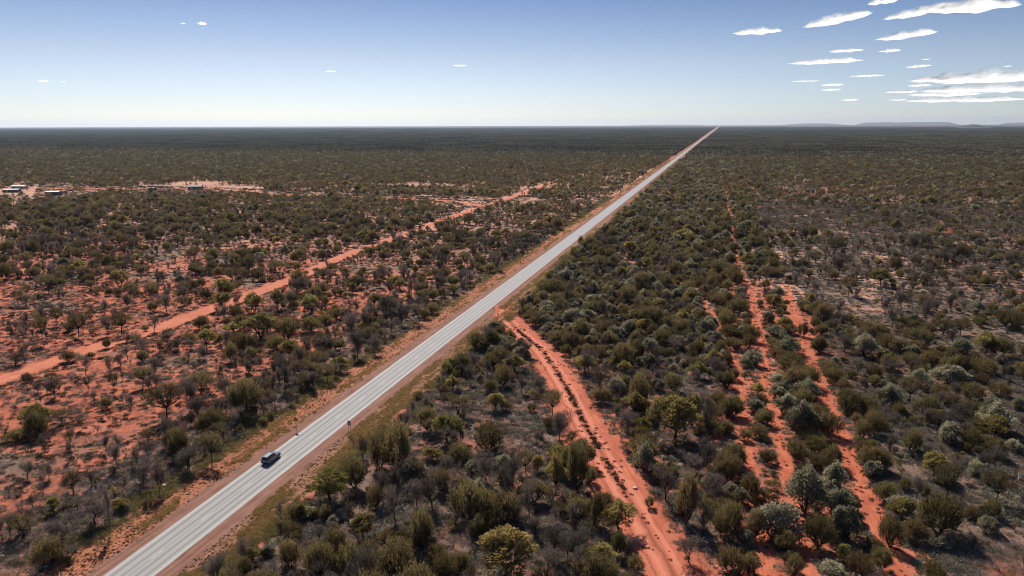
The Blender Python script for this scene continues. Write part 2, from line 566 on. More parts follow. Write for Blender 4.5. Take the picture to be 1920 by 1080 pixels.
ys = np.concatenate([np.arange(-400, 60, 20), np.arange(60, 420, 2.5), np.arange(420, 1500, 10), np.geomspace(1500, 34000, 50)])
xr = np.concatenate([-np.geomspace(34000, 420, 44), np.arange(-400, 230, 2.5), np.geomspace(235, 34000, 44)])
gx, gy = np.meshgrid(xr, ys)
nx_, ny_ = len(xr), len(ys)
gv = np.stack([gx.ravel(), gy.ravel(), np.zeros(gx.size)], 1)
ii = np.arange(nx_ * ny_).reshape(ny_, nx_)
gf = np.stack([ii[:-1, :-1].ravel(), ii[:-1, 1:].ravel(), ii[1:, 1:].ravel(), ii[1:, :-1].ravel()], 1)
X_, Y_ = gv[:, 0], gv[:, 1]
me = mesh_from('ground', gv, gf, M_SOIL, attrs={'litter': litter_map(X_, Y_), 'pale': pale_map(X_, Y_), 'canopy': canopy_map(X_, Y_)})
tag(obj('ground', me), 'flat red desert soil with grey leaf litter reaching to the horizon', kind='structure')


def ribbon(name, pl, wl_, wr_, mat, seed=0, z_n=1, rough=0.5, step=1.5, growth=0.0, rim=0.0, cols=6, label=None):
    """an irregular-edged sheet of soil along a line, wl_/wr_ metres to either side"""
    c = resample(pl, step, growth)
    t = np.gradient(c, axis=0)
    t /= np.linalg.norm(t, axis=1)[:, None]
    nrm = np.stack([t[:, 1], -t[:, 0]], 1)
    s = np.concatenate([[0], np.cumsum(np.linalg.norm(np.diff(c, axis=0), axis=1))])
    el = wl_ + rough * (fbm(s, s * 0 + 3, 6, seed + 1, 4) - 0.5) * 2.6
    er = wr_ + rough * (fbm(s, s * 0 + 9, 6, seed + 2, 4) - 0.5) * 2.6
    V, U = [], []
    for k in range(cols + 1):
        q = k / cols
        off = -el * (1 - q) + er * q
        p = c + nrm * off[:, None]
        z = lift(p[:, 1], z_n) + rim * np.clip(np.abs(q - 0.5) * 2 - 0.6, 0, 1) * (0.4 + fbm(s, s * 0 + k, 3, seed, 3)) * (0 if k in (0, cols) else 1)
        V.append(np.stack([p[:, 0], p[:, 1], z], 1))
        U.append(np.stack([off, s], 1))
    n = len(c)
    V = np.concatenate(V)
    U = np.concatenate(U)
    idx = np.arange((cols + 1) * n).reshape(cols + 1, n)
    F = np.stack([idx[:-1, :-1].ravel(), idx[1:, :-1].ravel(), idx[1:, 1:].ravel(), idx[:-1, 1:].ravel()], 1)
    me = mesh_from(name, V, F, mat)
    uvl = me.uv_layers.new(name='UVMap')
    uvl.data.foreach_set('uv', U[F.ravel()].astype(np.float32).ravel())
    o = obj(name, me)
    tag(o, label, kind='structure')
    return o


def straight(u0, y0, y1):
    return [(ROAD_X + u0, y0), (ROAD_X + u0, (y0 + y1) * 0.01), (ROAD_X + u0, (y0 + y1) * 0.1), (ROAD_X + u0, (y0 + y1) * 0.4), (ROAD_X + u0, y1)]


ribbon('road_verge', straight(9.2, -60, 9000), 4.6, 4.2, M_VERGE, 1, 1, 0.5, 2.0, 0.01, label='orange-red drain and grass strip along the right of the highway')
ribbon('road_verge', straight(-9.6, -60, 9000), 4.4, 4.4, M_DRAIN, 2, 1, 0.7, 2.0, 0.01, label='orange-red graded strip along the left of the highway')
ribbon('gravel_shoulder', straight(5.7, -60, 20000), 2.0, 1.9, M_GRAVEL, 3, 2, 0.8, 2.0, 0.01, label='dark reddish-brown gravel shoulder on the right of the sealed road')
ribbon('gravel_shoulder', straight(-5.5, -60, 20000), 1.6, 1.6, M_GRAVEL, 4, 2, 0.6, 2.0, 0.01, label='dark reddish-brown gravel shoulder on the left of the sealed road')
ribbon('dirt_track', LTRACK, 3.5, 3.7, M_TRACK, 5, 1, 1.5, 2.0, 0.005, 0.06, label='wide orange-red dirt track running parallel on the far left')
ribbon('dirt_track', [(x + 7.6, y) for x, y in LTRACK[:6]], 1.1, 1.1, M_STRIP, 6, 1, 0.5, 2.0, 0.005, label='narrow wheel track just right of the wide left dirt track')
ribbon('dirt_track', RTRACK, 3.6, 4.4, M_TRACK_R, 7, 2, 1.7, 1.2, 0, 0.08, 8, label='red dirt track branching off the highway towards the lower right')
ribbon('dirt_track', EWTRACK, 5, 5, M_TRACK, 8, 2, 1.0, 3.0, label='pale dirt track crossing to the sheds on the far left')
ribbon('dirt_track', SPUR, 2.6, 2.6, M_TRACK, 9, 3, 0.8, 3.0, label='short pale spur track from the left track towards the highway')
ribbon('firebreak_strip', STRIPS['mid'], 1.1, 1.1, M_STRIP, 10, 1, 1.7, 1.2, 0.004, label='middle red bare strip between the rows of wattle bushes')
ribbon('firebreak_strip', STRIPS['right'], 1.4, 1.4, M_STRIP, 11, 1, 1.9, 1.2, 0.004, label='right red bare strip at the edge of the grey scrub')
ribbon('firebreak_strip', STRIPS['left'], 1.2, 1.4, M_STRIP, 12, 2, 1.8, 1.2, 0.004, label='left wandering red bare strip beside the wattle rows')

# ------------------------------------------------------------------ highway
hw_y = np.concatenate([np.arange(-60, 1000, 20), np.geomspace(1000, 30000, 60)])
SEAL_L, SEAL_R = -3.95, 3.95


def long_strip(name, u0, u1, z_n, mat, parent, y_max=30000.0, sub=1, wob=0.0, seed=0):
    yy = hw_y[hw_y <= y_max]
    if wob:
        yy = np.concatenate([np.arange(-60, 700, 1.0), np.geomspace(700, y_max, 80)])
    us = np.linspace(u0, u1, sub + 1)
    V = []
    for k, u in enumerate(us):
        uu = np.full(len(yy), u)
        if wob and k in (0, sub):
            uu = uu + wob * (fbm(yy, yy * 0 + k, 3.0, seed + k, 4) - 0.5) * 2
        V.append(np.stack([uu, yy, lift(yy, z_n)], 1))
    n = len(yy)
    idx = np.arange((sub + 1) * n).reshape(sub + 1, n)
    F = np.stack([idx[:-1, :-1].ravel(), idx[1:, :-1].ravel(), idx[1:, 1:].ravel(), idx[:-1, 1:].ravel()], 1)
    return obj(name, mesh_from(name, np.concatenate(V), F, mat), parent)


road = empty('highway', (ROAD_X, 0, 0))
tag(road, 'straight two-lane sealed highway shining pale in the sun up to the horizon', kind='structure')
long_strip('seal', SEAL_L, SEAL_R, 3, M_SEAL, road, wob=0.12, sub=2, seed=21)
long_strip('edge_line', -3.56, -3.44, 4, M_PAINT, road, 4000)
long_strip('edge_line', 3.44, 3.56, 4, M_PAINT, road, 4000)
DASH0 = 84.53 - 72
dash_me = None
for k in range(60):
    y0 = DASH0 + 12 * k
    if dash_me is None:
        dash_me = mesh_from('centre_dash', np.array([(-.055, 0, 0), (.055, 0, 0), (.055, 3, 0), (-.055, 3, 0)]), [(0, 1, 2, 3)], M_PAINT)
    obj('centre_dash', dash_me, road, (0, y0, float(lift(y0, 4)) + 0.002))

# ------------------------------------------------------------------ plants: shapes
def leaf_quads(rng, pos, d, length, width):
    n = len(pos)
    r = rng.normal(size=(n, 3))
    s = np.cross(d, r)
    s /= np.linalg.norm(s, axis=1)[:, None] + 1e-9
    L = length * rng.uniform(0.6, 1.4, (n, 1))
    W = width * rng.uniform(0.6, 1.4, (n, 1))
    m = pos + d * L * 0.45
    V = np.stack([pos, m + s * W * 0.5, pos + d * L, m - s * W * 0.5], 1).reshape(-1, 3)
    F = np.arange(4 * n).reshape(n, 4)
    return V, F


SPEC = {  # lobed crowns
    'G': dict(n=26, spread=.34, z=(.30, .84), r=(.10, .18), zr=.14, leaves=4600, L=.070, W=.034, up=.25, shell=.45, low=.10),
    'Y': dict(n=20, spread=.37, z=(.50, .90), r=(.085, .16), zr=.10, leaves=3600, L=.065, W=.030, up=.35, shell=.50, low=.30),
}
BROOM = {  # crowns of upswept branchlets: number of tips, polar range, centre height, vertical radius, leaves per tip, leaf length, width
    'O': dict(tips=120, phi=1.75, zc=.46, rz=.52, per=34, L=.085, W=.020, inner=.45, flat=0.0),
    'M': dict(tips=70, phi=1.45, zc=.62, rz=.36, per=26, L=.075, W=.019, inner=.62, flat=.35),
}


def broom_plant(kind, rng, rnd, lite):
    S = BROOM[kind]
    wood = MB()
    nt = S['tips'] if not lite else S['tips'] // 3
    stems = rnd.choice((2, 3, 4)) if kind == 'O' else rnd.choice((1, 1, 2))
    fork_z = .10 if kind == 'O' else .30
    forks = []
    for s in range(stems):
        a = 2 * PI * s / stems + rnd.random()
        f = Vector((math.cos(a) * .04 * stems, math.sin(a) * .04 * stems, fork_z * rnd.uniform(.8, 1.2)))
        wood.tube([(math.cos(a) * .012, math.sin(a) * .012, -.03), f * .5, f], [.026, .022, .019], 5)
        forks.append(f)
    ph0, ph1, ph2 = rng.uniform(0, 6.28, 3)
    V, F, T, n0 = [], [], [], 0
    for k in range(nt):
        a = rng.uniform(0, 2 * PI)
        u = rng.random()
        phi = math.acos(1 - u * (1 - math.cos(S['phi'])))
        lump = 1 + .16 * math.sin(2 * a + ph0) + .12 * math.sin(3 * a + ph1 + 2 * phi) + .08 * math.sin(5 * a + ph2)
        rad = lump * rng.uniform(.62, 1.08)
        cz = math.cos(phi)
        tip = np.array([.5 * math.sin(phi) * math.cos(a) * rad, .5 * math.sin(phi) * math.sin(a) * rad, S['zc'] + S['rz'] * (cz - S['flat'] * max(0, cz) ** 2 * .6) * (.75 + .25 * rad)])
        f = min(forks, key=lambda q: (q - Vector(tip)).length)
        f_ = np.array(f)
        ctrl = f_ * .45 + tip * .55 + np.array([(tip[0] - f_[0]) * .18, (tip[1] - f_[1]) * .18, -.06])
        if k % (2 if not lite else 6) == 0:
            wood.tube([f, Vector(ctrl), Vector(tip)], [.010, .006, .002], 3)
        per = S['per'] if not lite else S['per'] // 3
        t = S['inner'] + (1 - S['inner']) * rng.random((per, 1)) ** .7
        P = (1 - t) ** 2 * f_ + 2 * t * (1 - t) * ctrl + t * t * tip
        D = 2 * (1 - t) * (ctrl - f_) + 2 * t * (tip - ctrl)
        D /= np.linalg.norm(D, axis=1)[:, None]
        P = P + rng.normal(size=P.shape) * (.020 + .028 * t)
        D = D + rng.normal(size=D.shape) * .38 + np.array([0, 0, .35])
        D /= np.linalg.norm(D, axis=1)[:, None]
        kk = 1 if not lite else 2.0
        v, q = leaf_quads(rng, P, D, S['L'] * kk, S['W'] * kk * (1.3 if lite else 1))
        V.append(v)
        F.append(q + n0)
        n0 += len(v)
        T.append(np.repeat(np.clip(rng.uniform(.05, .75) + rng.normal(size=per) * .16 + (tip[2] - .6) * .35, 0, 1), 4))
    V, F, T = np.concatenate(V), np.concatenate(F), np.concatenate(T)
    wv = np.array([tuple(p) for p in wood.v])
    mx_ = np.percentile(np.hypot(V[:, 0], V[:, 1]), 96)
    mz = np.percentile(V[:, 2], 99)
    sc = np.array([.5 / mx_, .5 / mx_, 1 / mz])
    return (V * sc, F, T), (wv * sc, wood.f)


def make_plant(kind, seed, lite=False):
    """unit plant: 1 wide, 1 high. returns (crown v,f,tint), (wood v,f)"""
    rng = np.random.default_rng(seed * 101 + ord(kind))
    rnd = random.Random(seed * 77 + ord(kind))
    wood = MB()
    if kind == 'D':
        tips = []

        def grow(p, d, length, r, lvl):
            q = p + d * length * 0.5 + Vector((rnd.uniform(-1, 1), rnd.uniform(-1, 1), rnd.uniform(-.3, .6))) * length * 0.10
            e = p + d * length
            wood.tube([p, q, e], [r, r * 0.8, r * 0.55], 4 if lvl < 2 else 3)
            if lvl >= (2 if lite else 3):
                tips.append((e, d, r))
                return
            nb = rnd.choice((2, 3, 3)) if lvl else rnd.choice((3, 4, 4))
            for j in range(nb):
                a = 2 * PI * (j + rnd.random() * .7) / nb
                sp = rnd.uniform(.45, .85)
                nd_ = (d * 1.0 + Vector((math.cos(a), math.sin(a), rnd.uniform(0.0, .5))) * sp).normalized()
                grow(e if j else q, nd_, length * rnd.uniform(.58, .85), r * .55, lvl + 1)
                if rnd.random() < .4:
                    tips.append((q, nd_, r))
        grow(Vector((0, 0, -0.02)), Vector((rnd.uniform(-.12, .12), rnd.uniform(-.12, .12), 1)).normalized(), .34, .022, 0)
        per = 10 if lite else 24
        P = np.repeat(np.array([t[0] for t in tips]), per, 0)
        D = np.repeat(np.array([t[1] for t in tips]), per, 0) * 0.6 + rng.normal(size=(len(P), 3)) * .55 + np.array([0, 0, .45])
        D /= np.linalg.norm(D, axis=1)[:, None]
        P = P + rng.normal(size=P.shape) * .02
        V, F = leaf_quads(rng, P, D, .20 if not lite else .24, .0075 if not lite else .016)
        # scorched leaf tufts left on some twigs
        k = rng.choice(len(P), int(len(P) * .12))
        V2, F2 = leaf_quads(rng, P[k] + D[k] * rng.uniform(.03, .15, (len(k), 1)), rng.normal(size=(len(k), 3)) * .5 + D[k], .055, .030)
        tint = np.concatenate([np.repeat(rng.uniform(0, .8, len(P)), 4), np.repeat(rng.uniform(.2, 1, len(k)), 4)])
        V, F = np.concatenate([V, V2]), np.concatenate([F, F2 + len(V)])
        wv = np.array([tuple(p) for p in wood.v])
        allv = np.concatenate([V, wv])
        mx_ = np.percentile(np.hypot(allv[:, 0], allv[:, 1]), 97)
        mz = np.percentile(allv[:, 2], 99.5)
        sc = np.array([.5 / mx_, .5 / mx_, 1 / mz])
        return (V * sc, F, tint), (wv * sc, wood.f)
    if kind in BROOM:
        return broom_plant(kind, rng, rnd, lite)
    S = SPEC[kind]
    n = S['n'] if not lite else max(6, S['n'] * 2 // 3)
    lob = []
    for i in range(n):
        a = i * 2.399 + rng.uniform(-.4, .4)
        q = math.sqrt((i + .5) / n)
        rad = S['spread'] * q * rng.uniform(.8, 1.15)
        zc = S['z'][1] - (S['z'][1] - S['z'][0]) * (q ** 2.2) * rng.uniform(.6, 1.15) + rng.uniform(-.04, .04)
        r = rng.uniform(*S['r'])
        lob.append((math.cos(a) * rad, math.sin(a) * rad, zc, r, S['zr'] * rng.uniform(.8, 1.2)))
    lob = np.array(lob)
    lob[:, 0] *= rng.uniform(.8, 1.15)
    lt_ = rng.uniform(-.28, .28, n)
    N_ = S['leaves'] if not lite else S['leaves'] // 10
    w = lob[:, 3] ** 2
    li = rng.choice(n, N_, p=w / w.sum())
    v = rng.normal(size=(N_, 3))
    v[:, 2] = np.abs(v[:, 2]) * np.where(rng.random(N_) < .72, 1, -1) * 1.0
    v /= np.linalg.norm(v, axis=1)[:, None]
    rr = 1 - S['shell'] * rng.random(N_) ** 1.3 + rng.normal(size=N_) * .05
    # little sub-clumps give the surface its grain
    cl = np.sin(v[:, 0] * 9 + li * 2.1) * np.sin(v[:, 1] * 9 + li) * np.sin(v[:, 2] * 8 + li * .7)
    rr = rr * (1 + .20 * cl)
    P = lob[li, :3] + v * rr[:, None] * np.stack([lob[li, 3], lob[li, 3], lob[li, 4]], 1)
    keep = P[:, 2] > S['low'] * .6
    P, v, rr, li = P[keep], v[keep], rr[keep], li[keep]
    az = np.arctan2(P[:, 1], P[:, 0])
    p0, p1, p2 = rng.uniform(0, 6.28, 3)
    P[:, :2] *= (1 + .15 * np.sin(2 * az + p0) + .11 * np.sin(3 * az + p1 + 3 * P[:, 2]) + .07 * np.sin(5 * az + p2))[:, None]
    P[:, 2] *= 1 + .10 * np.sin(2 * az + p1) + .07 * np.sin(4 * az + p2)
    D = v + rng.normal(size=v.shape) * .55 + np.array([0, 0, S['up']])
    D /= np.linalg.norm(D, axis=1)[:, None]
    k = 1.0 if not lite else 2.5
    V, F = leaf_quads(rng, P, D, S['L'] * k, S['W'] * k * (1.15 if lite else 1))
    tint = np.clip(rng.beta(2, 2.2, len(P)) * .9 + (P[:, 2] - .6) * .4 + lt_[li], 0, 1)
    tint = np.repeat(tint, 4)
    # stems fan out from the base to the lobes
    stems = rnd.choice((2, 3, 4)) if kind == 'G' else rnd.choice((1, 1, 2))
    base_r = .028 if kind != 'Y' else .032
    fork = .10 if kind in 'GO' else .28
    forks = []
    for s in range(stems):
        a = 2 * PI * s / stems + rnd.random()
        f = Vector((math.cos(a) * .05 * stems, math.sin(a) * .05 * stems, fork * rnd.uniform(.8, 1.2)))
        wood.tube([(math.cos(a) * .015, math.sin(a) * .015, -.03), f * .5 + Vector((rnd.uniform(-.02, .02), 0, 0)), f], [base_r, base_r * .85, base_r * .75], 5)
        forks.append(f)
    for i in range(n if not lite else 3):
        t = Vector(lob[i, :3])
        f = min(forks, key=lambda q_: (q_ - t).length)
        mid = f.lerp(t, .5) + Vector((rnd.uniform(-.05, .05), rnd.uniform(-.05, .05), -.03))
        wood.tube([f, mid, t], [base_r * .55, base_r * .35, base_r * .12], 4)
        if not lite:
            for _ in range(3):
                e = t + Vector((rnd.uniform(-1, 1), rnd.uniform(-1, 1), rnd.uniform(0, 1))) * lob[i, 3] * .7
                wood.tube([t.lerp(mid, .3), e], [base_r * .16, base_r * .04], 3)
    wv = np.array([tuple(p) for p in wood.v])
    mx_ = np.percentile(np.hypot(V[:, 0], V[:, 1]), 96)
    mz = np.percentile(V[:, 2], 99)
    sc = np.array([.5 / mx_, .5 / mx_, 1 / mz])
    return (V * sc, F, tint), (wv * sc, wood.f)


def tri_faces(fs):
    return [tuple(int(i) for i in f) for f in fs]


def merged_mesh(name, kind, crown, wood):
    (V, F, T), (wv, wf) = crown, wood
    allv = np.concatenate([V, wv])
    faces = F.tolist() + [tuple(i + len(V) for i in f) for f in wf]
    mi = [0] * len(F) + [1] * len(wf)
    return mesh_from(name, allv, faces, [M_LEAF[kind], M_BURNT if kind == 'D' else M_BARK], mat_idx=mi,
                     attrs={'tint': np.concatenate([T, np.full(len(wv), .3)])})


KINDS = 'GOYMD'
NV, NL = 8, 5
PART = {}      # (kind, variant) -> crown mesh, trunk mesh
PROTO = {}     # (kind, detail) -> list of merged meshes
for kd in KINDS:
    PROTO[kd, 0], PROTO[kd, 1] = [], []
    for s in range(NV):
        cr, wd = make_plant(kd, s + 1)
        PART[kd, s] = (mesh_from('crown', cr[0], cr[1], M_LEAF[kd], attrs={'tint': cr[2]}), mesh_from('trunk', wd[0], wd[1], M_BURNT if kd == 'D' else M_BARK))
        PROTO[kd, 0].append(merged_mesh('plant', kd, cr, wd))
    for s in range(NL):
        cr, wd = make_plant(kd, s + 31, True)
        PROTO[kd, 1].append(merged_mesh('plant', kd, cr, wd))

# ------------------------------------------------------------------ geometry-nodes scatter for what nobody could count
_sc_n = [0]


def scatter(name, pts, idx, rot, scl, meshes, label, cat, group=None):
    _sc_n[0] += 1
    lib = bpy.data.collections.new('source_%d' % _sc_n[0])
    for k, m_ in enumerate(meshes):
        lib.objects.link(bpy.data.objects.new('source_%02d_%03d' % (_sc_n[0], k), m_))
    n = len(pts)
    me = bpy.data.meshes.new(name)
    me.vertices.add(n)
    me.vertices.foreach_set('co', np.asarray(pts, dtype=np.float32).ravel())
    a = me.attributes.new('pick', 'INT', 'POINT')
    a.data.foreach_set('value', np.asarray(idx, dtype=np.int32))
    a = me.attributes.new('rot', 'FLOAT_VECTOR', 'POINT')
    a.data.foreach_set('vector', np.asarray(rot, dtype=np.float32).ravel())
    a = me.attributes.new('scl', 'FLOAT_VECTOR', 'POINT')
    a.data.foreach_set('vector', np.asarray(scl, dtype=np.float32).ravel())
    o = obj(name, me)
    ng = bpy.data.node_groups.new(name, 'GeometryNodeTree')
    ng.interface.new_socket('Geometry', in_out='INPUT', socket_type='NodeSocketGeometry')
    ng.interface.new_socket('Geometry', in_out='OUTPUT', socket_type='NodeSocketGeometry')
    N, L = ng.nodes, ng.links
    gi, go = N.new('NodeGroupInput'), N.new('NodeGroupOutput')
    ci = N.new('GeometryNodeCollectionInfo')
    ci.inputs['Collection'].default_value = lib
    ci.inputs['Separate Children'].default_value = True
    ci.inputs['Reset Children'].default_value = True
    ip = N.new('GeometryNodeInstanceOnPoints')
    ip.inputs['Pick Instance'].default_value = True

    def attr(nm, ty):
        q = N.new('GeometryNodeInputNamedAttribute')
        q.data_type = ty
        q.inputs['Name'].default_value = nm
        return q.outputs['Attribute']
    L.new(gi.outputs[0], ip.inputs['Points'])
    L.new(ci.outputs[0], ip.inputs['Instance'])
    L.new(attr('pick', 'INT'), ip.inputs['Instance Index'])
    L.new(attr('rot', 'FLOAT_VECTOR'), ip.inputs['Rotation'])
    L.new(attr('scl', 'FLOAT_VECTOR'), ip.inputs['Scale'])
    L.new(ip.outputs[0], go.inputs[0])
    mod = o.modifiers.new('scatter', 'NODES')
    mod.node_group = ng
    tag(o, label, cat, group, 'stuff')
    return o


def zrot(n, tilt=0.0):
    r = np.zeros((n, 3))
    r[:, 2] = RNG.uniform(0, 2 * PI, n)
    if tilt:
        r[:, :2] = RNG.normal(size=(n, 2)) * tilt
    return r


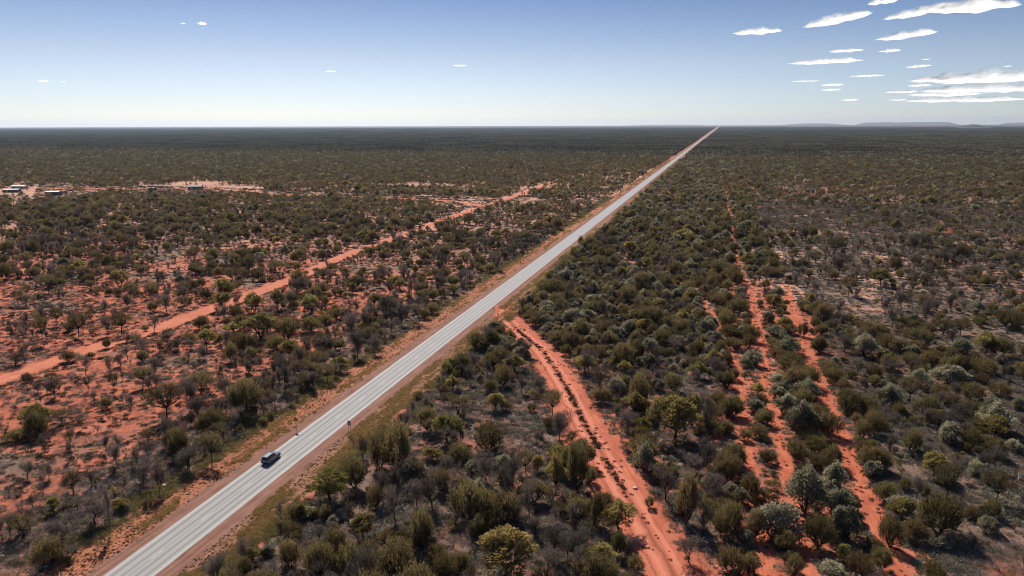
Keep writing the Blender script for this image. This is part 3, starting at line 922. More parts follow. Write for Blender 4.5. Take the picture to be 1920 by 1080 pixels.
# ------------------------------------------------------------------ where the trees stand
# trees measured one by one: kind, x, y, crown width, height
PLACED = [
    ('M', -203.8, 183, 8.6, 8.4), ('M', -223.9, 193.2, 4.8, 6.5), ('M', -208.6, 173.9, 4.7, 9.2), ('D', -227.5, 184.1, 3.1, 7.6),
    ('D', -221.1, 173, 3.3, 5.3), ('M', -192.8, 190.1, 7.6, 7.8), ('D', -196.1, 187.8, 5.3, 6.9), ('D', -198.6, 217.8, 7.2, 8),
    ('O', -197.5, 238.3, 5, 5.1), ('D', -184.6, 195.9, 4.6, 6.3), ('O', -187.6, 195.1, 2.3, 1.7), ('O', -184.6, 175.5, 2.8, 3),
    ('O', -185.1, 161.6, 5, 3.3), ('D', -197.2, 154.1, 5.9, 4.5), ('O', -181.2, 166, 2.7, 1.8), ('D', -181, 184, 4.4, 3.3),
    ('D', -169.1, 173.9, 4.8, 5.2), ('D', -169.6, 168.1, 4.1, 4.8), ('D', -166.7, 162.5, 4.9, 3.9), ('O', -164.4, 188.6, 5.5, 2.8),
    ('D', -161.1, 179.6, 6.3, 4.7), ('D', -147.4, 174.2, 4, 4.4), ('D', -151.4, 158.7, 5.4, 5.3), ('D', -156.7, 167.3, 4.6, 3.2),
    ('M', -151.3, 144.3, 3.2, 5.5), ('D', -163.7, 137.5, 4.7, 5.5), ('D', -171.1, 138.8, 4.4, 3.5), ('D', -124, 140.7, 5, 8.2),
    ('O', -144.6, 135, 2.8, 2.6), ('Y', -150.7, 120.9, 8.6, 5.7), ('O', -148.3, 114.3, 5, 2.7), ('M', -133.7, 114.2, 2.4, 4.3),
    ('D', -139.7, 123, 2.1, 3.6), ('D', -138.4, 111.8, 1.9, 4.1), ('D', -139.6, 114.3, 1.7, 2.9), ('D', -124.4, 114.5, 1.9, 4.1),
    ('D', -121.7, 115.3, 2.2, 4.6), ('O', -111.8, 120.3, 4.9, 4.5), ('O', -110, 128.7, 5.1, 5.2), ('D', -123.8, 98.5, 1.7, 3.5),
    ('M', -115.4, 97.6, 4, 4.9), ('D', -115.3, 101.8, 2, 3.2), ('Y', -113.7, 91.8, 2.7, 3.1), ('D', -106.5, 105.6, 5.5, 5.1),
    ('D', -100.3, 102.8, 4.3, 6.3), ('D', -101.1, 112, 5.7, 5.7), ('D', -98.4, 89.1, 1.9, 10), ('D', -103, 90.5, 5.9, 5.9),
    ('D', -101.9, 82.9, 5.6, 5.8), ('Y', -102.8, 96, 3.9, 2), ('D', -114.2, 83.6, 2.9, 3.7), ('D', -114, 86.6, 2.9, 4.2), ('D', -114.2, 82.2, 2.3, 5.5),
    ('D', -113.9, 84.8, 1.9, 3.9), ('O', -98.1, 80.1, 2, 1.2), ('O', -98.9, 98.3, 1.9, 1.2), ('O', -108.5, 129, 6.1, 6.2), ('M', -99, 116.6, 5.6, 6.9),
    ('O', -107.9, 140.6, 7.1, 8.8), ('D', -104.8, 132.6, 4.1, 5.8), ('D', -123.4, 140, 5, 8.1), ('D', -107.2, 156.3, 2.7, 8.1),
    ('D', -101.2, 160.5, 3.3, 5.2), ('D', -106.2, 162.7, 3, 4.4), ('O', -107.4, 116.9, 4.8, 6.4), ('D', -101.9, 112.7, 5.7, 5.3),
    ('D', -114.6, 121.2, 2.5, 6), ('O', -134.1, 165.2, 1.3, 2.5), ('D', -105.1, 140.7, 1.9, 3.2), ('D', -119.1, 168.4, 4.1, 3.8),
    ('D', -125.8, 166.5, 2.5, 4), ('Y', -167.4, 228.1, 8.5, 7), ('Y', -160.7, 233.4, 7.3, 7.2), ('Y', -144.2, 229.3, 7.1, 7.4),
    ('Y', -143.8, 239.8, 3.4, 4.5), ('Y', -143.4, 198.3, 13, 8.5), ('Y', -156.9, 201.4, 6.8, 3.6), ('O', -137.8, 174.7, 4, 5.8),
    ('O', -140.4, 185.3, 7, 5.4), ('O', -131, 187.9, 7, 4.6), ('O', -132.2, 209.5, 7.6, 5.1), ('O', -123.4, 201.1, 4, 3), ('Y', -122, 185.7, 2.7, 2.5),
    ('D', -111.7, 171.6, 3.2, 8), ('D', -109.5, 159.3, 3.6, 10), ('D', -101.3, 160.7, 2.4, 5.4), ('O', -126.5, 167.5, 1.9, 3.8),
    ('D', -102.6, 187.7, 6.1, 9.2), ('D', -115.6, 208.6, 5.6, 8.3), ('D', -99.2, 192, 4.5, 6.3), ('D', -103.6, 213.3, 4.1, 5.4),
    ('D', -105.1, 225.7, 5.9, 7.5), ('D', -100, 228.6, 5.9, 8.4), ('D', -113.7, 231.1, 6.1, 9.8), ('D', -114, 216, 4.2, 7.5),
    ('D', -113.2, 190.4, 4.2, 4.9), ('D', -115.4, 187.5, 4.1, 6), ('D', -117.9, 184.6, 4.1, 6.6), ('D', -171.1, 215.4, 4.9, 5.8),
    ('D', -175.6, 217.4, 4.1, 5.1), ('O', -166.4, 216.7, 6.1, 4.8), ('O', -159.7, 240.9, 4.4, 5.9), ('O', -130.6, 226.5, 8.1, 4.2),
    ('O', -132.6, 219.7, 6, 3.5), ('D', -137, 206.8, 6.8, 4), ('O', -111.5, 145.7, 5.6, 7), ('D', -118.6, 147.6, 5.2, 6.9),
    ('D', -107.9, 143.7, 3.3, 6.9), ('O', -60, 124, 7.5, 10), ('O', -63.8, 123.9, 5.3, 7.7), ('O', -65, 114.9, 5.4, 6), ('Y', -67, 109.4, 8, 5.9),
    ('Y', -68.8, 102, 2, 3), ('O', -61.7, 144, 4.6, 5.7), ('O', -45.1, 137.8, 8, 6), ('D', -52.5, 135.7, 3.6, 5.5), ('O', -49.3, 131.6, 5.4, 3.6),
    ('Y', -54.9, 130.1, 4.2, 2.6), ('D', -40.2, 122.7, 5, 7.1), ('O', -39.4, 109.9, 6.6, 7.2), ('D', -47.6, 112, 5.8, 7), ('O', -48.2, 118.2, 4.3, 4.7),
    ('D', -50.6, 111.9, 4.1, 5), ('D', -52.6, 106.5, 5, 6.5), ('O', -45.4, 103, 4.2, 4.4), ('O', -57.5, 109.2, 3.5, 4.4), ('O', -34, 111.8, 4, 4.9),
    ('O', -69.5, 101.7, 3, 2.5), ('O', -67.5, 97.4, 3.5, 1.9), ('O', -62.4, 88.9, 3.9, 4.7), ('O', -56.7, 88, 4.5, 5.7), ('O', -52.2, 89.3, 4, 5.7),
    ('O', -49.8, 91.5, 3.9, 5.3), ('O', -44.6, 91.4, 5.2, 5.5), ('O', -68, 84.9, 2.4, 3.3), ('Y', -71.5, 83.3, 2.4, 1.2), ('O', -51.1, 100.3, 3.4, 1.5),
    ('O', -45.8, 101.7, 3.4, 5), ('G', -68, 90.5, 2.2, 1.6), ('G', -67.8, 103.4, 3.4, 1.8), ('Y', -26.5, 122.4, 5.1, 8.6), ('O', -23.1, 126, 4.7, 9.8),
    ('Y', -28.5, 96, 9.8, 7.9), ('O', -44.1, 99.1, 4.1, 7.1), ('O', -32.2, 111.4, 4.8, 5.6), ('D', -29.4, 113.4, 4.6, 7.7), ('D', -35, 122.7, 3.2, 7.4),
    ('O', -23.9, 116.5, 4, 2.6), ('O', -37.8, 93.1, 4.4, 3.7), ('D', -22.4, 97.7, 3.8, 5.3), ('D', -20.3, 103.8, 3.7, 4.5), ('O', -45.9, 93.5, 5.7, 4.9),
    ('D', -18.5, 109.1, 2.8, 3.3), ('O', -17.1, 114.2, 2.8, 6.4), ('D', -20.2, 122.6, 1.2, 1.9), ('G', -11.3, 137.4, 5.5, 5.9),
    ('D', -6.2, 126.1, 5.1, 7.3), ('O', -2.1, 119.3, 4.8, 9.5), ('D', -2.3, 139.3, 5.5, 4.5), ('D', 1.2, 143.7, 4.6, 6.2), ('D', 2.4, 129.4, 3.9, 5.7),
    ('O', -8.9, 123, 2, 2.1), ('O', -12.5, 106.3, 2.4, 4.4), ('Y', -15, 101.8, 5.1, 4.1), ('D', -18.3, 102.5, 4, 6.1), ('D', -22.3, 101.4, 5, 6.5),
    ('G', 5.5, 131.7, 3, 2.5), ('O', 5.6, 106.6, 4.8, 4.1), ('D', 0.9, 115.3, 4.6, 6.2), ('D', -1, 107.4, 5, 4.6), ('Y', -6.4, 153.9, 12, 10),
    ('Y', -2.9, 163.2, 5.2, 7.6), ('O', -16, 170.1, 5.8, 8.9), ('G', -17.6, 212.4, 5.8, 5.7), ('O', -14, 221.5, 7.4, 6.1), ('O', -3.6, 216.3, 5.1, 4.7),
    ('Y', -2.4, 197.2, 5, 4.6), ('D', 1.5, 200.2, 6.3, 5.8), ('D', -10.1, 214.5, 5.1, 6.5), ('O', 6.5, 242.4, 6.3, 3.5), ('O', 11.5, 249.3, 4.2, 2.7),
    ('O', 7.2, 227.4, 6.3, 3.6), ('O', 12, 229.9, 5.3, 4.5), ('G', 13.3, 212.4, 5.2, 4.5), ('O', 5.4, 208.2, 3.2, 5.4), ('O', 7.1, 198, 3.4, 3.4),
    ('Y', 12.9, 186.6, 3.8, 3.8), ('G', 11.8, 175.6, 4.9, 3.6), ('G', 7.4, 178.8, 2.5, 2.6), ('O', 3.1, 178.4, 5.1, 3.1), ('G', 21, 246.4, 7.4, 3.4),
    ('O', 26.1, 249.1, 4.5, 3.4), ('O', 29.8, 247.5, 3.7, 4.6), ('G', 23.7, 227.2, 8.6, 5.1), ('O', 19.6, 234.4, 5, 2.7), ('O', 19.8, 222.8, 5.8, 2.8),
    ('O', 23.1, 213.1, 9.7, 4.4), ('O', 25.1, 208.6, 4.4, 3.1), ('G', 19.5, 196.9, 5.7, 3), ('G', 24.7, 186.7, 7.1, 5.6), ('G', 17.7, 187.2, 4.3, 3),
    ('G', 19, 176.1, 5.4, 5), ('G', 21.3, 165.4, 7.1, 7.4), ('Y', 25.1, 167.7, 3.3, 1.9), ('O', 23.7, 161.1, 5.9, 2.7), ('O', 11.9, 160.3, 4.5, 3),
    ('O', 9, 158.2, 3, 2.7), ('D', 30.6, 174.5, 1.6, 1.7), ('O', 36.5, 252, 4.5, 3.4), ('O', 32.7, 230.9, 4.5, 4.9), ('O', 33.7, 214, 4.8, 2.7),
    ('O', 33.8, 203.5, 5.8, 4), ('Y', 13, 158.7, 2.5, 1.2), ('G', 18.5, 128.4, 7.4, 9.3), ('G', 24.6, 138.5, 4.7, 5.9), ('G', 24.1, 129.2, 6, 5),
    ('G', 23.9, 121.7, 5, 5.8), ('G', 12.8, 118.6, 7.5, 6.5), ('O', 9.1, 132.7, 4, 4.4), ('O', 10.8, 130.8, 4.1, 2.2), ('O', 9.4, 117.6, 3.6, 5.2),
    ('O', 14.1, 115.2, 4.3, 3.7), ('O', 19.5, 117.4, 4.5, 5.8), ('G', 22.7, 118.7, 1.4, 1.6), ('G', 20.7, 109.1, 5, 2.6), ('O', 24.7, 111.2, 4.6, 3.8),
    ('O', 28.3, 113.6, 3.1, 3.8), ('O', 31, 121, 4.1, 5.2), ('Y', 34.9, 127.2, 2.1, 1.7), ('Y', 35.2, 131.4, 4.8, 3.9), ('O', 33.5, 137.2, 3.9, 3.8),
    ('O', 38.2, 143.3, 2.9, 2.1), ('Y', 40.1, 136.3, 2.5, 1.8), ('M', 44.8, 141.3, 4.9, 7.3), ('O', 22.7, 147.4, 4, 3.4), ('O', 19.1, 151, 5.2, 4.2),
    ('O', 23.3, 156.4, 5.8, 3.3), ('O', 35.1, 159.1, 3.2, 2.9), ('D', 30.5, 157.2, 1.3, 2.1), ('O', 14.9, 108.8, 3.9, 3.1), ('O', 8.1, 107.2, 3.1, 3.1),
    ('G', 39.8, 123.5, 3.5, 2), ('O', 35.4, 250.3, 3.7, 3.4), ('O', 32.8, 230.9, 4.1, 4.9), ('G', 45.5, 229.9, 7.4, 6.9), ('O', 52, 256.3, 9.3, 4.8),
    ('O', 54.3, 240.3, 8.7, 4.5), ('M', 56.9, 237.5, 4.5, 4.1), ('M', 62.9, 245.1, 8.8, 6), ('M', 75.3, 262.6, 7.5, 5), ('M', 81, 264.2, 6.7, 5.1),
    ('Y', 81.5, 242, 6.1, 7.1), ('O', 85.1, 241.9, 6.8, 5.6), ('O', 57.6, 226.7, 5.9, 3.1), ('O', 65.6, 234.3, 5.4, 2.4), ('O', 71.4, 235.9, 6, 3.2),
    ('O', 33.1, 210.8, 5.7, 3.6), ('D', 40.8, 212, 5, 5.6), ('O', 34.8, 196.8, 3.8, 3.8), ('D', 50.1, 214.6, 5.3, 4.3), ('M', 49.6, 192, 6.8, 7.1),
    ('G', 63.4, 210, 8.1, 5.3), ('O', 65.8, 200.5, 7.5, 3.9), ('O', 72.1, 213.2, 4.5, 2.9), ('O', 73.5, 204.2, 5.8, 3.2), ('G', 67.6, 191.1, 5.5, 4.2),
    ('G', 43.7, 187.4, 6.4, 5.9), ('O', 58.8, 200.2, 5.2, 3), ('Y', 62.8, 173.2, 7.2, 5.8), ('D', 56.6, 176.5, 6.4, 7.2), ('D', 52.6, 171.6, 4.5, 6.8),
    ('D', 41.8, 173, 3.3, 5), ('O', 38.2, 173.9, 4.4, 3.8), ('O', 34.4, 166.5, 3.8, 4.3), ('O', 35.5, 179.3, 3.5, 2.3), ('Y', 85.1, 225.2, 3.5, 3.2),
    ('G', 74.5, 195.2, 3.3, 2.8), ('O', 74.8, 222.4, 8.8, 4), ('D', 40.4, 233, 6.9, 5.7), ('O', -63.2, 283.3, 11.5, 6.9), ('Y', -52.6, 280.1, 4.5, 5.1),
    ('Y', -65, 270.9, 5.8, 4.5), ('G', -49.5, 295.4, 5.2, 3.4), ('G', -58.6, 251.4, 7, 3.9), ('G', -50.8, 240.9, 6.7, 3.7), ('G', -50.1, 264, 7.3, 4.1),
    ('G', -43.6, 249.1, 6.8, 3.8), ('G', -39.7, 263.3, 7.2, 4), ('G', -45.1, 272.6, 6.6, 3.9), ('G', -56.5, 239.3, 5.9, 3.4),
    ('G', -45.6, 230.8, 6.4, 3.6), ('G', -52.1, 229, 6.4, 3.6), ('G', -40.2, 232.3, 6.4, 3.6), ('Y', -37, 246.2, 5.5, 3.1), ('Y', -24.2, 271, 8.1, 3.6),
    ('Y', -12.6, 272.4, 4.7, 2.1), ('Y', -22.4, 248.7, 5.1, 4.7), ('O', -19.2, 406, 7.4, 5.2), ('O', -37.6, 412.6, 7.6, 7.9),
    ('O', -42.1, 396.1, 6.8, 4.5), ('Y', -18.8, 447, 13, 6.7), ('G', -60.7, 445, 9, 5.1), ('G', -67.4, 452.8, 7.8, 7.4), ('O', -75.6, 410.5, 3.2, 5.7),
    ('O', 4.8, 256.2, 6.3, 5.4), ('O', 6.5, 238.4, 6.6, 4.2), ('O', 8.3, 372.8, 5.6, 5.9), ('O', 3.5, 394.1, 5.9, 6.2), ('O', 0, 344.9, 5.8, 5.9),
    ('O', 5.9, 314.9, 4.3, 4), ('O', 10.2, 327.5, 5.9, 5.6), ('O', 10.1, 273.5, 8.3, 5.6), ('O', 3.6, 295.4, 6.3, 3.1), ('G', 14.9, 474.5, 7.8, 8.1),
    ('O', -10.5, 297.6, 6, 5.6), ('O', -14.8, 318.4, 4.9, 4.6), ('O', -30.4, 284.2, 5.4, 4.1), ('O', -4.7, 295.1, 6.3, 2.9),
]

pl_arr = np.array([(p[1], p[2], p[3]) for p in PLACED])


def zone_density(x, y):
    """trees per square metre and the mix of kinds G O Y M D"""
    u = x - ROAD_X
    n = len(x)
    d = np.zeros(n)
    mix = np.tile(np.array([.15, .45, .05, .1, .25]), (n, 1))
    clump = fbm(x, y, 26, 40)
    clump2 = fbm(x, y, 9, 41)

    def put(mask, dens, mx, lo=.30, hi=.62, big=None):
        c = sstep(lo, hi, .6 * clump + .4 * clump2)
        d[mask] = (dens * (0.25 + 1.5 * c))[mask] if not np.isscalar(dens) else dens * (0.25 + 1.5 * c[mask])
        mix[mask] = mx
    left = u < -14.5
    put(left & (u > -34) & (y < 520), .048, [0, .16, .06, .10, .68])
    put(left & (u <= -34) & (u > -104) & (y < 170), .0085, [0, .06, .03, .13, .78])
    put(left & (u <= -34) & (u > -104) & (y >= 170) & (y < 330), .022, [0, .22, .12, .10, .56])
    put(left & (u <= -34) & (u > -104) & (y >= 330), .024, [.06, .32, .10, .12, .40])
    put(left & (u <= -104) & (y < 235), .0075, [0, .12, .03, .35, .5])
    put(left & (u <= -104) & (y >= 235) & (y < 380), .028, [.03, .22, .06, .16, .53])
    put(left & (u <= -104) & (y >= 380) & (y < 800), .034, [.08, .38, .07, .17, .30])
    put(left & (y >= 800), .055, [.12, .5, .02, .1, .26])
    put(left & (u > -104) & (y >= 520), .030, [.15, .4, .08, .12, .25])
    right = u > 13.5
    put(right & (x < 6) & (y < 200), .038, [.03, .36, .07, .06, .48])
    put(right & (x < 6) & (y >= 200) & (y < 420), .050, [.28, .36, .07, .05, .24], .2, .5)
    put(right & (x < 12) & (y >= 420), .040, [.28, .38, .07, .05, .22])
    put((x >= 4) & (x < 36) & (y < 345), .032, [.28, .6, .05, .02, .05], .3, .6)
    put((x >= 36) & (y < 160), .021, [.08, .32, .07, .07, .46])
    put((x >= 36) & (y >= 160) & (y < 300), .027, [.14, .36, .06, .12, .32])
    put((x >= 12) & (y >= 300) & (y < 760), .021, [.08, .24, .04, .14, .50], .3, .62)
    pz = ((x - 60) / 50) ** 2 + ((y - 450) / 180) ** 2 < 1
    put(pz, .014, [0, .12, .03, .15, .7])
    put((x >= 6) & (x < 30) & (y >= 345) & (y < 1000), .040, [.2, .55, .1, .05, .1])
    put((x >= 30) & (y >= 700) & (y < 1000), .030, [.12, .4, .05, .13, .3])
    put((x >= 6) & (y >= 1000), .055, [.15, .5, .03, .1, .22])
    # nothing on roads, tracks and clearings
    d[np.abs(u) < 14] = 0
    for pl_, hw in ((LTRACK, 6.0), (RTRACK, 4.9), (EWTRACK, 9), (SPUR, 6), (STRIPS['mid'], 2.2), (STRIPS['right'], 2.7), (STRIPS['left'], 2.0)):
        dd = poly_dist(x, y, pl_)
        if pl_ is STRIPS['mid']:
            hw = np.where(y > 380, 1.5, hw)
        if pl_ is LTRACK:
            hw = np.where(y > 850, 2.6, hw)
        d[dd < hw] = 0
    d[(u < -84) & (u > -104) & (y < 215)] *= .3
    for cx, cy, rx, ry in CLEARINGS:
        q = ((x - cx) / rx) ** 2 + ((y - cy) / ry) ** 2
        d[q < 1] *= 0.07
    # gap in the long strips further out
    return d, mix


def project(x, y, z):
    """pixel in the 1920 frame, to know what is in view and how large"""
    q = np.stack([x, y, z - CAM_H], 1)
    dep = q @ np.array(fwd)
    return 960 + FOCAL_PX * (q @ np.array(rgt)) / dep, 540 - FOCAL_PX * (q @ np.array(upv)) / dep, dep


R_NEAR, R_FAR = 650.0, 1950.0


def candidates(y0, y1, cell):
    """jittered grid over the field of view (plus a margin for a camera a step aside)"""
    yy = np.arange(y0, y1, cell)
    out = []
    for y in yy:
        c = -math.tan(YAW) * y
        h = abs(y) * 0.80 + 75
        xs = np.arange(c - h - y * .12, c + h, cell)
        out.append(np.stack([xs, np.full(len(xs), y)], 1))
    p = np.concatenate(out)
    return p + RNG.uniform(-.5, .5, p.shape) * cell


cell = 3.0
P1 = candidates(20, 700, cell)
P2 = candidates(700, R_FAR, cell * 1.2)
sel = []
for P_, cs in ((P1, cell), (P2, cell * 1.2)):
    d, mix = zone_density(P_[:, 0], P_[:, 1])
    keep = RNG.random(len(P_)) < d * cs * cs * (1 - sstep(1450, 1930, P_[:, 1]))
    P_, mix = P_[keep], mix[keep]
    cum = np.cumsum(mix, 1)
    k = (RNG.random((len(P_), 1)) * cum[:, -1:] > cum).sum(1)
    sel.append(np.concatenate([P_, k[:, None]], 1))
TR = np.concatenate(sel)
W_RANGE = {'G': (2.8, 6.2), 'O': (2.4, 6.0), 'Y': (2.6, 6.5), 'M': (3.2, 6.5), 'D': (2.0, 4.4)}
H_RATIO = {'G': (.68, .9), 'O': (.75, 1.05), 'Y': (.75, 1.05), 'M': (.85, 1.1), 'D': (1.15, 1.9)}
trees = []      # kind, x, y, w, h
for kd, x, y, w, h in PLACED:
    trees.append((kd, x, y, w, h, True))
near = TR[:, 1] < 300
ok = np.ones(len(TR), bool)
for i in np.nonzero(near)[0]:
    dd = np.hypot(pl_arr[:, 0] - TR[i, 0], pl_arr[:, 1] - TR[i, 1])
    if (dd < pl_arr[:, 2] * .5 + .6).any():
        ok[i] = False
TR = TR[ok]
for x, y, k in TR:
    kd = KINDS[int(k)]
    a, b = W_RANGE[kd]
    w = min(max(random.lognormvariate(math.log(a * .45 + b * .55 - .9), .36), a * .6), b * 1.25)
    h = w * random.uniform(*H_RATIO[kd])
    trees.append((kd, x, y, w, h, False))
tx = np.array([t[1] for t in trees])
ty = np.array([t[2] for t in trees])
th = np.array([t[4] for t in trees])
px, py, dep = project(tx, ty, th * .5)
size = np.array([t[3] * t[4] for t in trees]) / dep ** 2
inview = (px > -15) & (px < 1935) & (py > 0) & (py < 1095)

# ------------------------------------------------------------------ names and labels of the trees
NAME = {'G': 'wattle_bush', 'O': 'olive_acacia', 'Y': 'gum_tree', 'M': 'mulga_tree', 'D': 'bare_tree'}
CAT = {'G': 'bush', 'O': 'acacia', 'Y': 'gum tree', 'M': 'mulga', 'D': 'bare tree'}
LOOK = {'G': 'silvery wattle bush', 'O': 'olive-brown feathery acacia', 'Y': 'yellow-green gum tree',
        'M': 'thin-crowned dark mulga', 'D': 'leafless scorched tree'}
GROUP = {'G': 'silvery wattle bushes', 'O': 'olive acacias', 'Y': 'yellow-green gum trees', 'M': 'thin-crowned mulgas', 'D': 'leafless scorched trees'}
LIMIT = {'G': 300, 'O': 300, 'Y': 300, 'M': 300, 'D': 300}


def zone_name(x, y):
    u = x - ROAD_X
    if u < 0:
        if u > -34: return 'on the left roadside'
        if u > -106: return 'between highway and left track'
        return 'beyond the left track'
    dr = min(math.hypot(x - a, y - b) for a, b in RT_S)
    if dr < 11 and y < 262: return 'beside the branching track'
    if x > 4 and x < 36 and y < 345: return 'among the red strips'
    if x >= 36: return 'in the right scrub'
    if y > 200: return 'in the right thicket'
    return 'left of the branching track'


RT_S = [tuple(p) for p in resample(RTRACK, 3.0)]
ROWS = ['near the horizon', 'level with the far sheds', 'just below the far sheds', 'in the far middle', 'just above mid-picture', 'just below mid-picture',
        'level with the track junction', 'below the track junction', 'just above the road signs', 'level with the road signs', 'level with the car',
        'just below the car', 'low in the foreground', 'along the bottom edge']
_o = ['first', 'second', 'third', 'fourth', 'fifth', 'sixth', 'seventh', 'eighth', 'ninth', 'tenth', 'eleventh', 'twelfth', 'thirteenth', 'fourteenth', 'fifteenth', 'sixteenth',
      'seventeenth', 'eighteenth', 'nineteenth', 'twentieth']
ORD = _o + ['twenty-' + q for q in _o[:9]] + ['thirtieth'] + ['thirty-' + q for q in _o[:9]] + ['fortieth'] + ['forty-' + q for q in _o[:9]] + ['fiftieth'] + ['fifty-' + q for q in _o[:9]]
single = {}
for kd in KINDS:
    idx = [i for i in range(len(trees)) if trees[i][0] == kd and inview[i]]
    idx.sort(key=lambda i: -size[i])
    single[kd] = idx[:LIMIT[kd]]
taken = set()
n_single = 0
for kd in KINDS:
    cells = {}
    for i in single[kd]:
        _, x, y, w, h, _p = trees[i]
        row = int(min(max((py[i] - 240) // 60, 0), 13))
        cells.setdefault((zone_name(x, y), row), []).append(i)
    for (zn, row), ids in cells.items():
        ids.sort(key=lambda i: px[i])
        for r_, i in enumerate(ids):
            _, x, y, w, h, _p = trees[i]
            where = '' if len(ids) == 1 else (', leftmost' if r_ == 0 else (', rightmost' if r_ == len(ids) - 1 else ', %s from left' % ORD[r_]))
            lab = '%s %s%s, %s' % (LOOK[kd], zn, where, ROWS[row])
            cellk = i
            v = (i * 7 + int(x * 13)) % NV
            root = empty(NAME[kd], (x, y, 0), random.uniform(0, 2 * PI))
            cm, tm = PART[kd, v]
            c_o = obj('crown' if kd != 'D' else 'twigs', cm, root)
            t_o = obj('trunk', tm, root)
            f = random.uniform(.9, 1.1)
            f = random.uniform(.82, 1.2)
            root.scale = (w * f, w / f, h)
            if kd == 'D':
                root.rotation_euler[0] = random.gauss(0, .04)
            tag(root, lab, CAT[kd], GROUP[kd])
            taken.add(i)
            n_single += 1

for kd in KINDS:
    for det in (0, 1):
        ids = [i for i in range(len(trees)) if trees[i][0] == kd and i not in taken and ((trees[i][2] < 480) == (det == 0))]
        if not ids:
            continue
        ms = PROTO[kd, det]
        n = len(ids)
        pts = np.array([(trees[i][1], trees[i][2], 0) for i in ids])
        scl = np.array([(trees[i][3], trees[i][3], trees[i][4]) for i in ids]) * RNG.uniform(.92, 1.08, (n, 3))
        scatter('woodland', pts, RNG.integers(0, len(ms), n), zrot(n), scl, ms,
                ('countless further %s on the open plain' if det == 0 else 'distant mass of %s back towards the horizon') % GROUP[kd], 'woodland')

# ------------------------------------------------------------------ far woodland: lumpy canopy patches
M_FARCAN = foliage('far_canopy', (0.060, 0.050, 0.030), (0.165, 0.138, 0.080), 0.25, 0.35)
ico = []
t_ = (1 + 5 ** .5) / 2
iv = np.array([(-1, t_, 0), (1, t_, 0), (-1, -t_, 0), (1, -t_, 0), (0, -1, t_), (0, 1, t_), (0, -1, -t_), (0, 1, -t_), (t_, 0, -1), (t_, 0, 1), (-t_, 0, -1), (-t_, 0, 1)]) / math.hypot(1, t_)
if_ = np.array([(0, 11, 5), (0, 5, 1), (0, 1, 7), (0, 7, 10), (0, 10, 11), (1, 5, 9), (5, 11, 4), (11, 10, 2), (10, 7, 6), (7, 1, 8), (3, 9, 4), (3, 4, 2), (3, 2, 6), (3, 6, 8), (3, 8, 9), (4, 9, 5), (2, 4, 11), (6, 2, 10), (8, 6, 7), (9, 8, 1)])


def canopy_patch(seed, size_, ntree, wr):
    rng = np.random.default_rng(seed)
    V, F, T = [], [], []
    n = 0
    for k in range(ntree):
        x, y = rng.uniform(-size_ / 2, size_ / 2, 2)
        w = rng.uniform(*wr)
        h = w * rng.uniform(.7, 1.0)
        tnt = rng.uniform(0, 1)
        for j in range(3):
            v = iv * (1 + rng.normal(size=(12, 1)) * .16)
            ox, oy = rng.normal(size=2) * w * .2
            vv = v * np.array([w * .36, w * .36, h * .28]) + np.array([x + ox, y + oy, h * (.6 + .12 * rng.normal())])
            V.append(vv)
            F.append(if_ + n)
            T.append(np.full(12, np.clip(tnt + rng.normal() * .2, 0, 1)))
            n += 12
    return mesh_from('canopy_patch', np.concatenate(V), np.concatenate(F), M_FARCAN, attrs={'tint': np.concatenate(T)})


for (s_, nt, ya, yb, wr, seeds) in ((100.0, 330, 1650, 6000, (3.2, 6.5), (1, 2, 3)), (400.0, 2200, 6000, 15000, (4, 7), (4, 5))):
    pm = [canopy_patch(s, s_, nt, wr) for s in seeds]
    pts = []
    for y in np.arange(ya + s_ / 2, yb, s_):
        k = 0
        while True:
            off = 13.5 + s_ / 2 + k * s_
            hit = False
            for sd in (-1, 1):
                x = ROAD_X + sd * (off + (14 if s_ > 200 else (4 if y > 3500 else 0)))
                c = -math.tan(YAW) * y
                if abs(x - c) < y * 1.0 + 250:
                    if y > 5000 or fbm(np.array([x]), np.array([y]), 330, 81, 4)[0] > .0:
                        pts.append((x, y, 0))
                    hit = True
            k += 1
            if not hit and k * s_ > y * 1.4:
                break
    n = len(pts)
    rot = np.zeros((n, 3))
    rot[:, 2] = RNG.integers(0, 4, n) * PI / 2
    scatter('woodland', np.array(pts), RNG.integers(0, len(pm), n), rot, np.ones((n, 3)), pm, 'far-off unbroken scrub woodland fading into the horizon haze', 'woodland')

# ------------------------------------------------------------------ tussocks, low shrubs, sticks
M_GRASS_Y = foliage('dry_yellow_grass', (0.23, 0.14, 0.055), (0.50, 0.35, 0.15), 0.4, 0.3)
M_GRASS_G = foliage('spinifex_grass', (0.13, 0.108, 0.045), (0.36, 0.29, 0.13), 0.4, 0.3)
M_SHRUB_GREY = foliage('grey_saltbush', (0.10, 0.092, 0.065), (0.33, 0.30, 0.23), 0.25, 0.35)
M_SHRUB_DARK = foliage('dark_low_shrub', (0.05, 0.038, 0.025), (0.12, 0.09, 0.055), 0.25, 0.4)


def tuft(seed, mat, n, L, W, spread, upw):
    rng = np.random.default_rng(seed)
    a = rng.uniform(0, 2 * PI, n)
    r = spread * np.sqrt(rng.random(n))
    pos = np.stack([np.cos(a) * r, np.sin(a) * r, rng.random(n) * .05], 1)
    d = pos * np.array([1, 1, 0]) * 1.6 / spread + rng.normal(size=(n, 3)) * .35
    d[:, 2] = np.abs(d[:, 2]) + upw
    d /= np.linalg.norm(d, axis=1)[:, None]
    V, F = leaf_quads(rng, pos, d, L, W)
    return mesh_from('tuft', V, F, mat, attrs={'tint': np.repeat(rng.random(n), 4)})


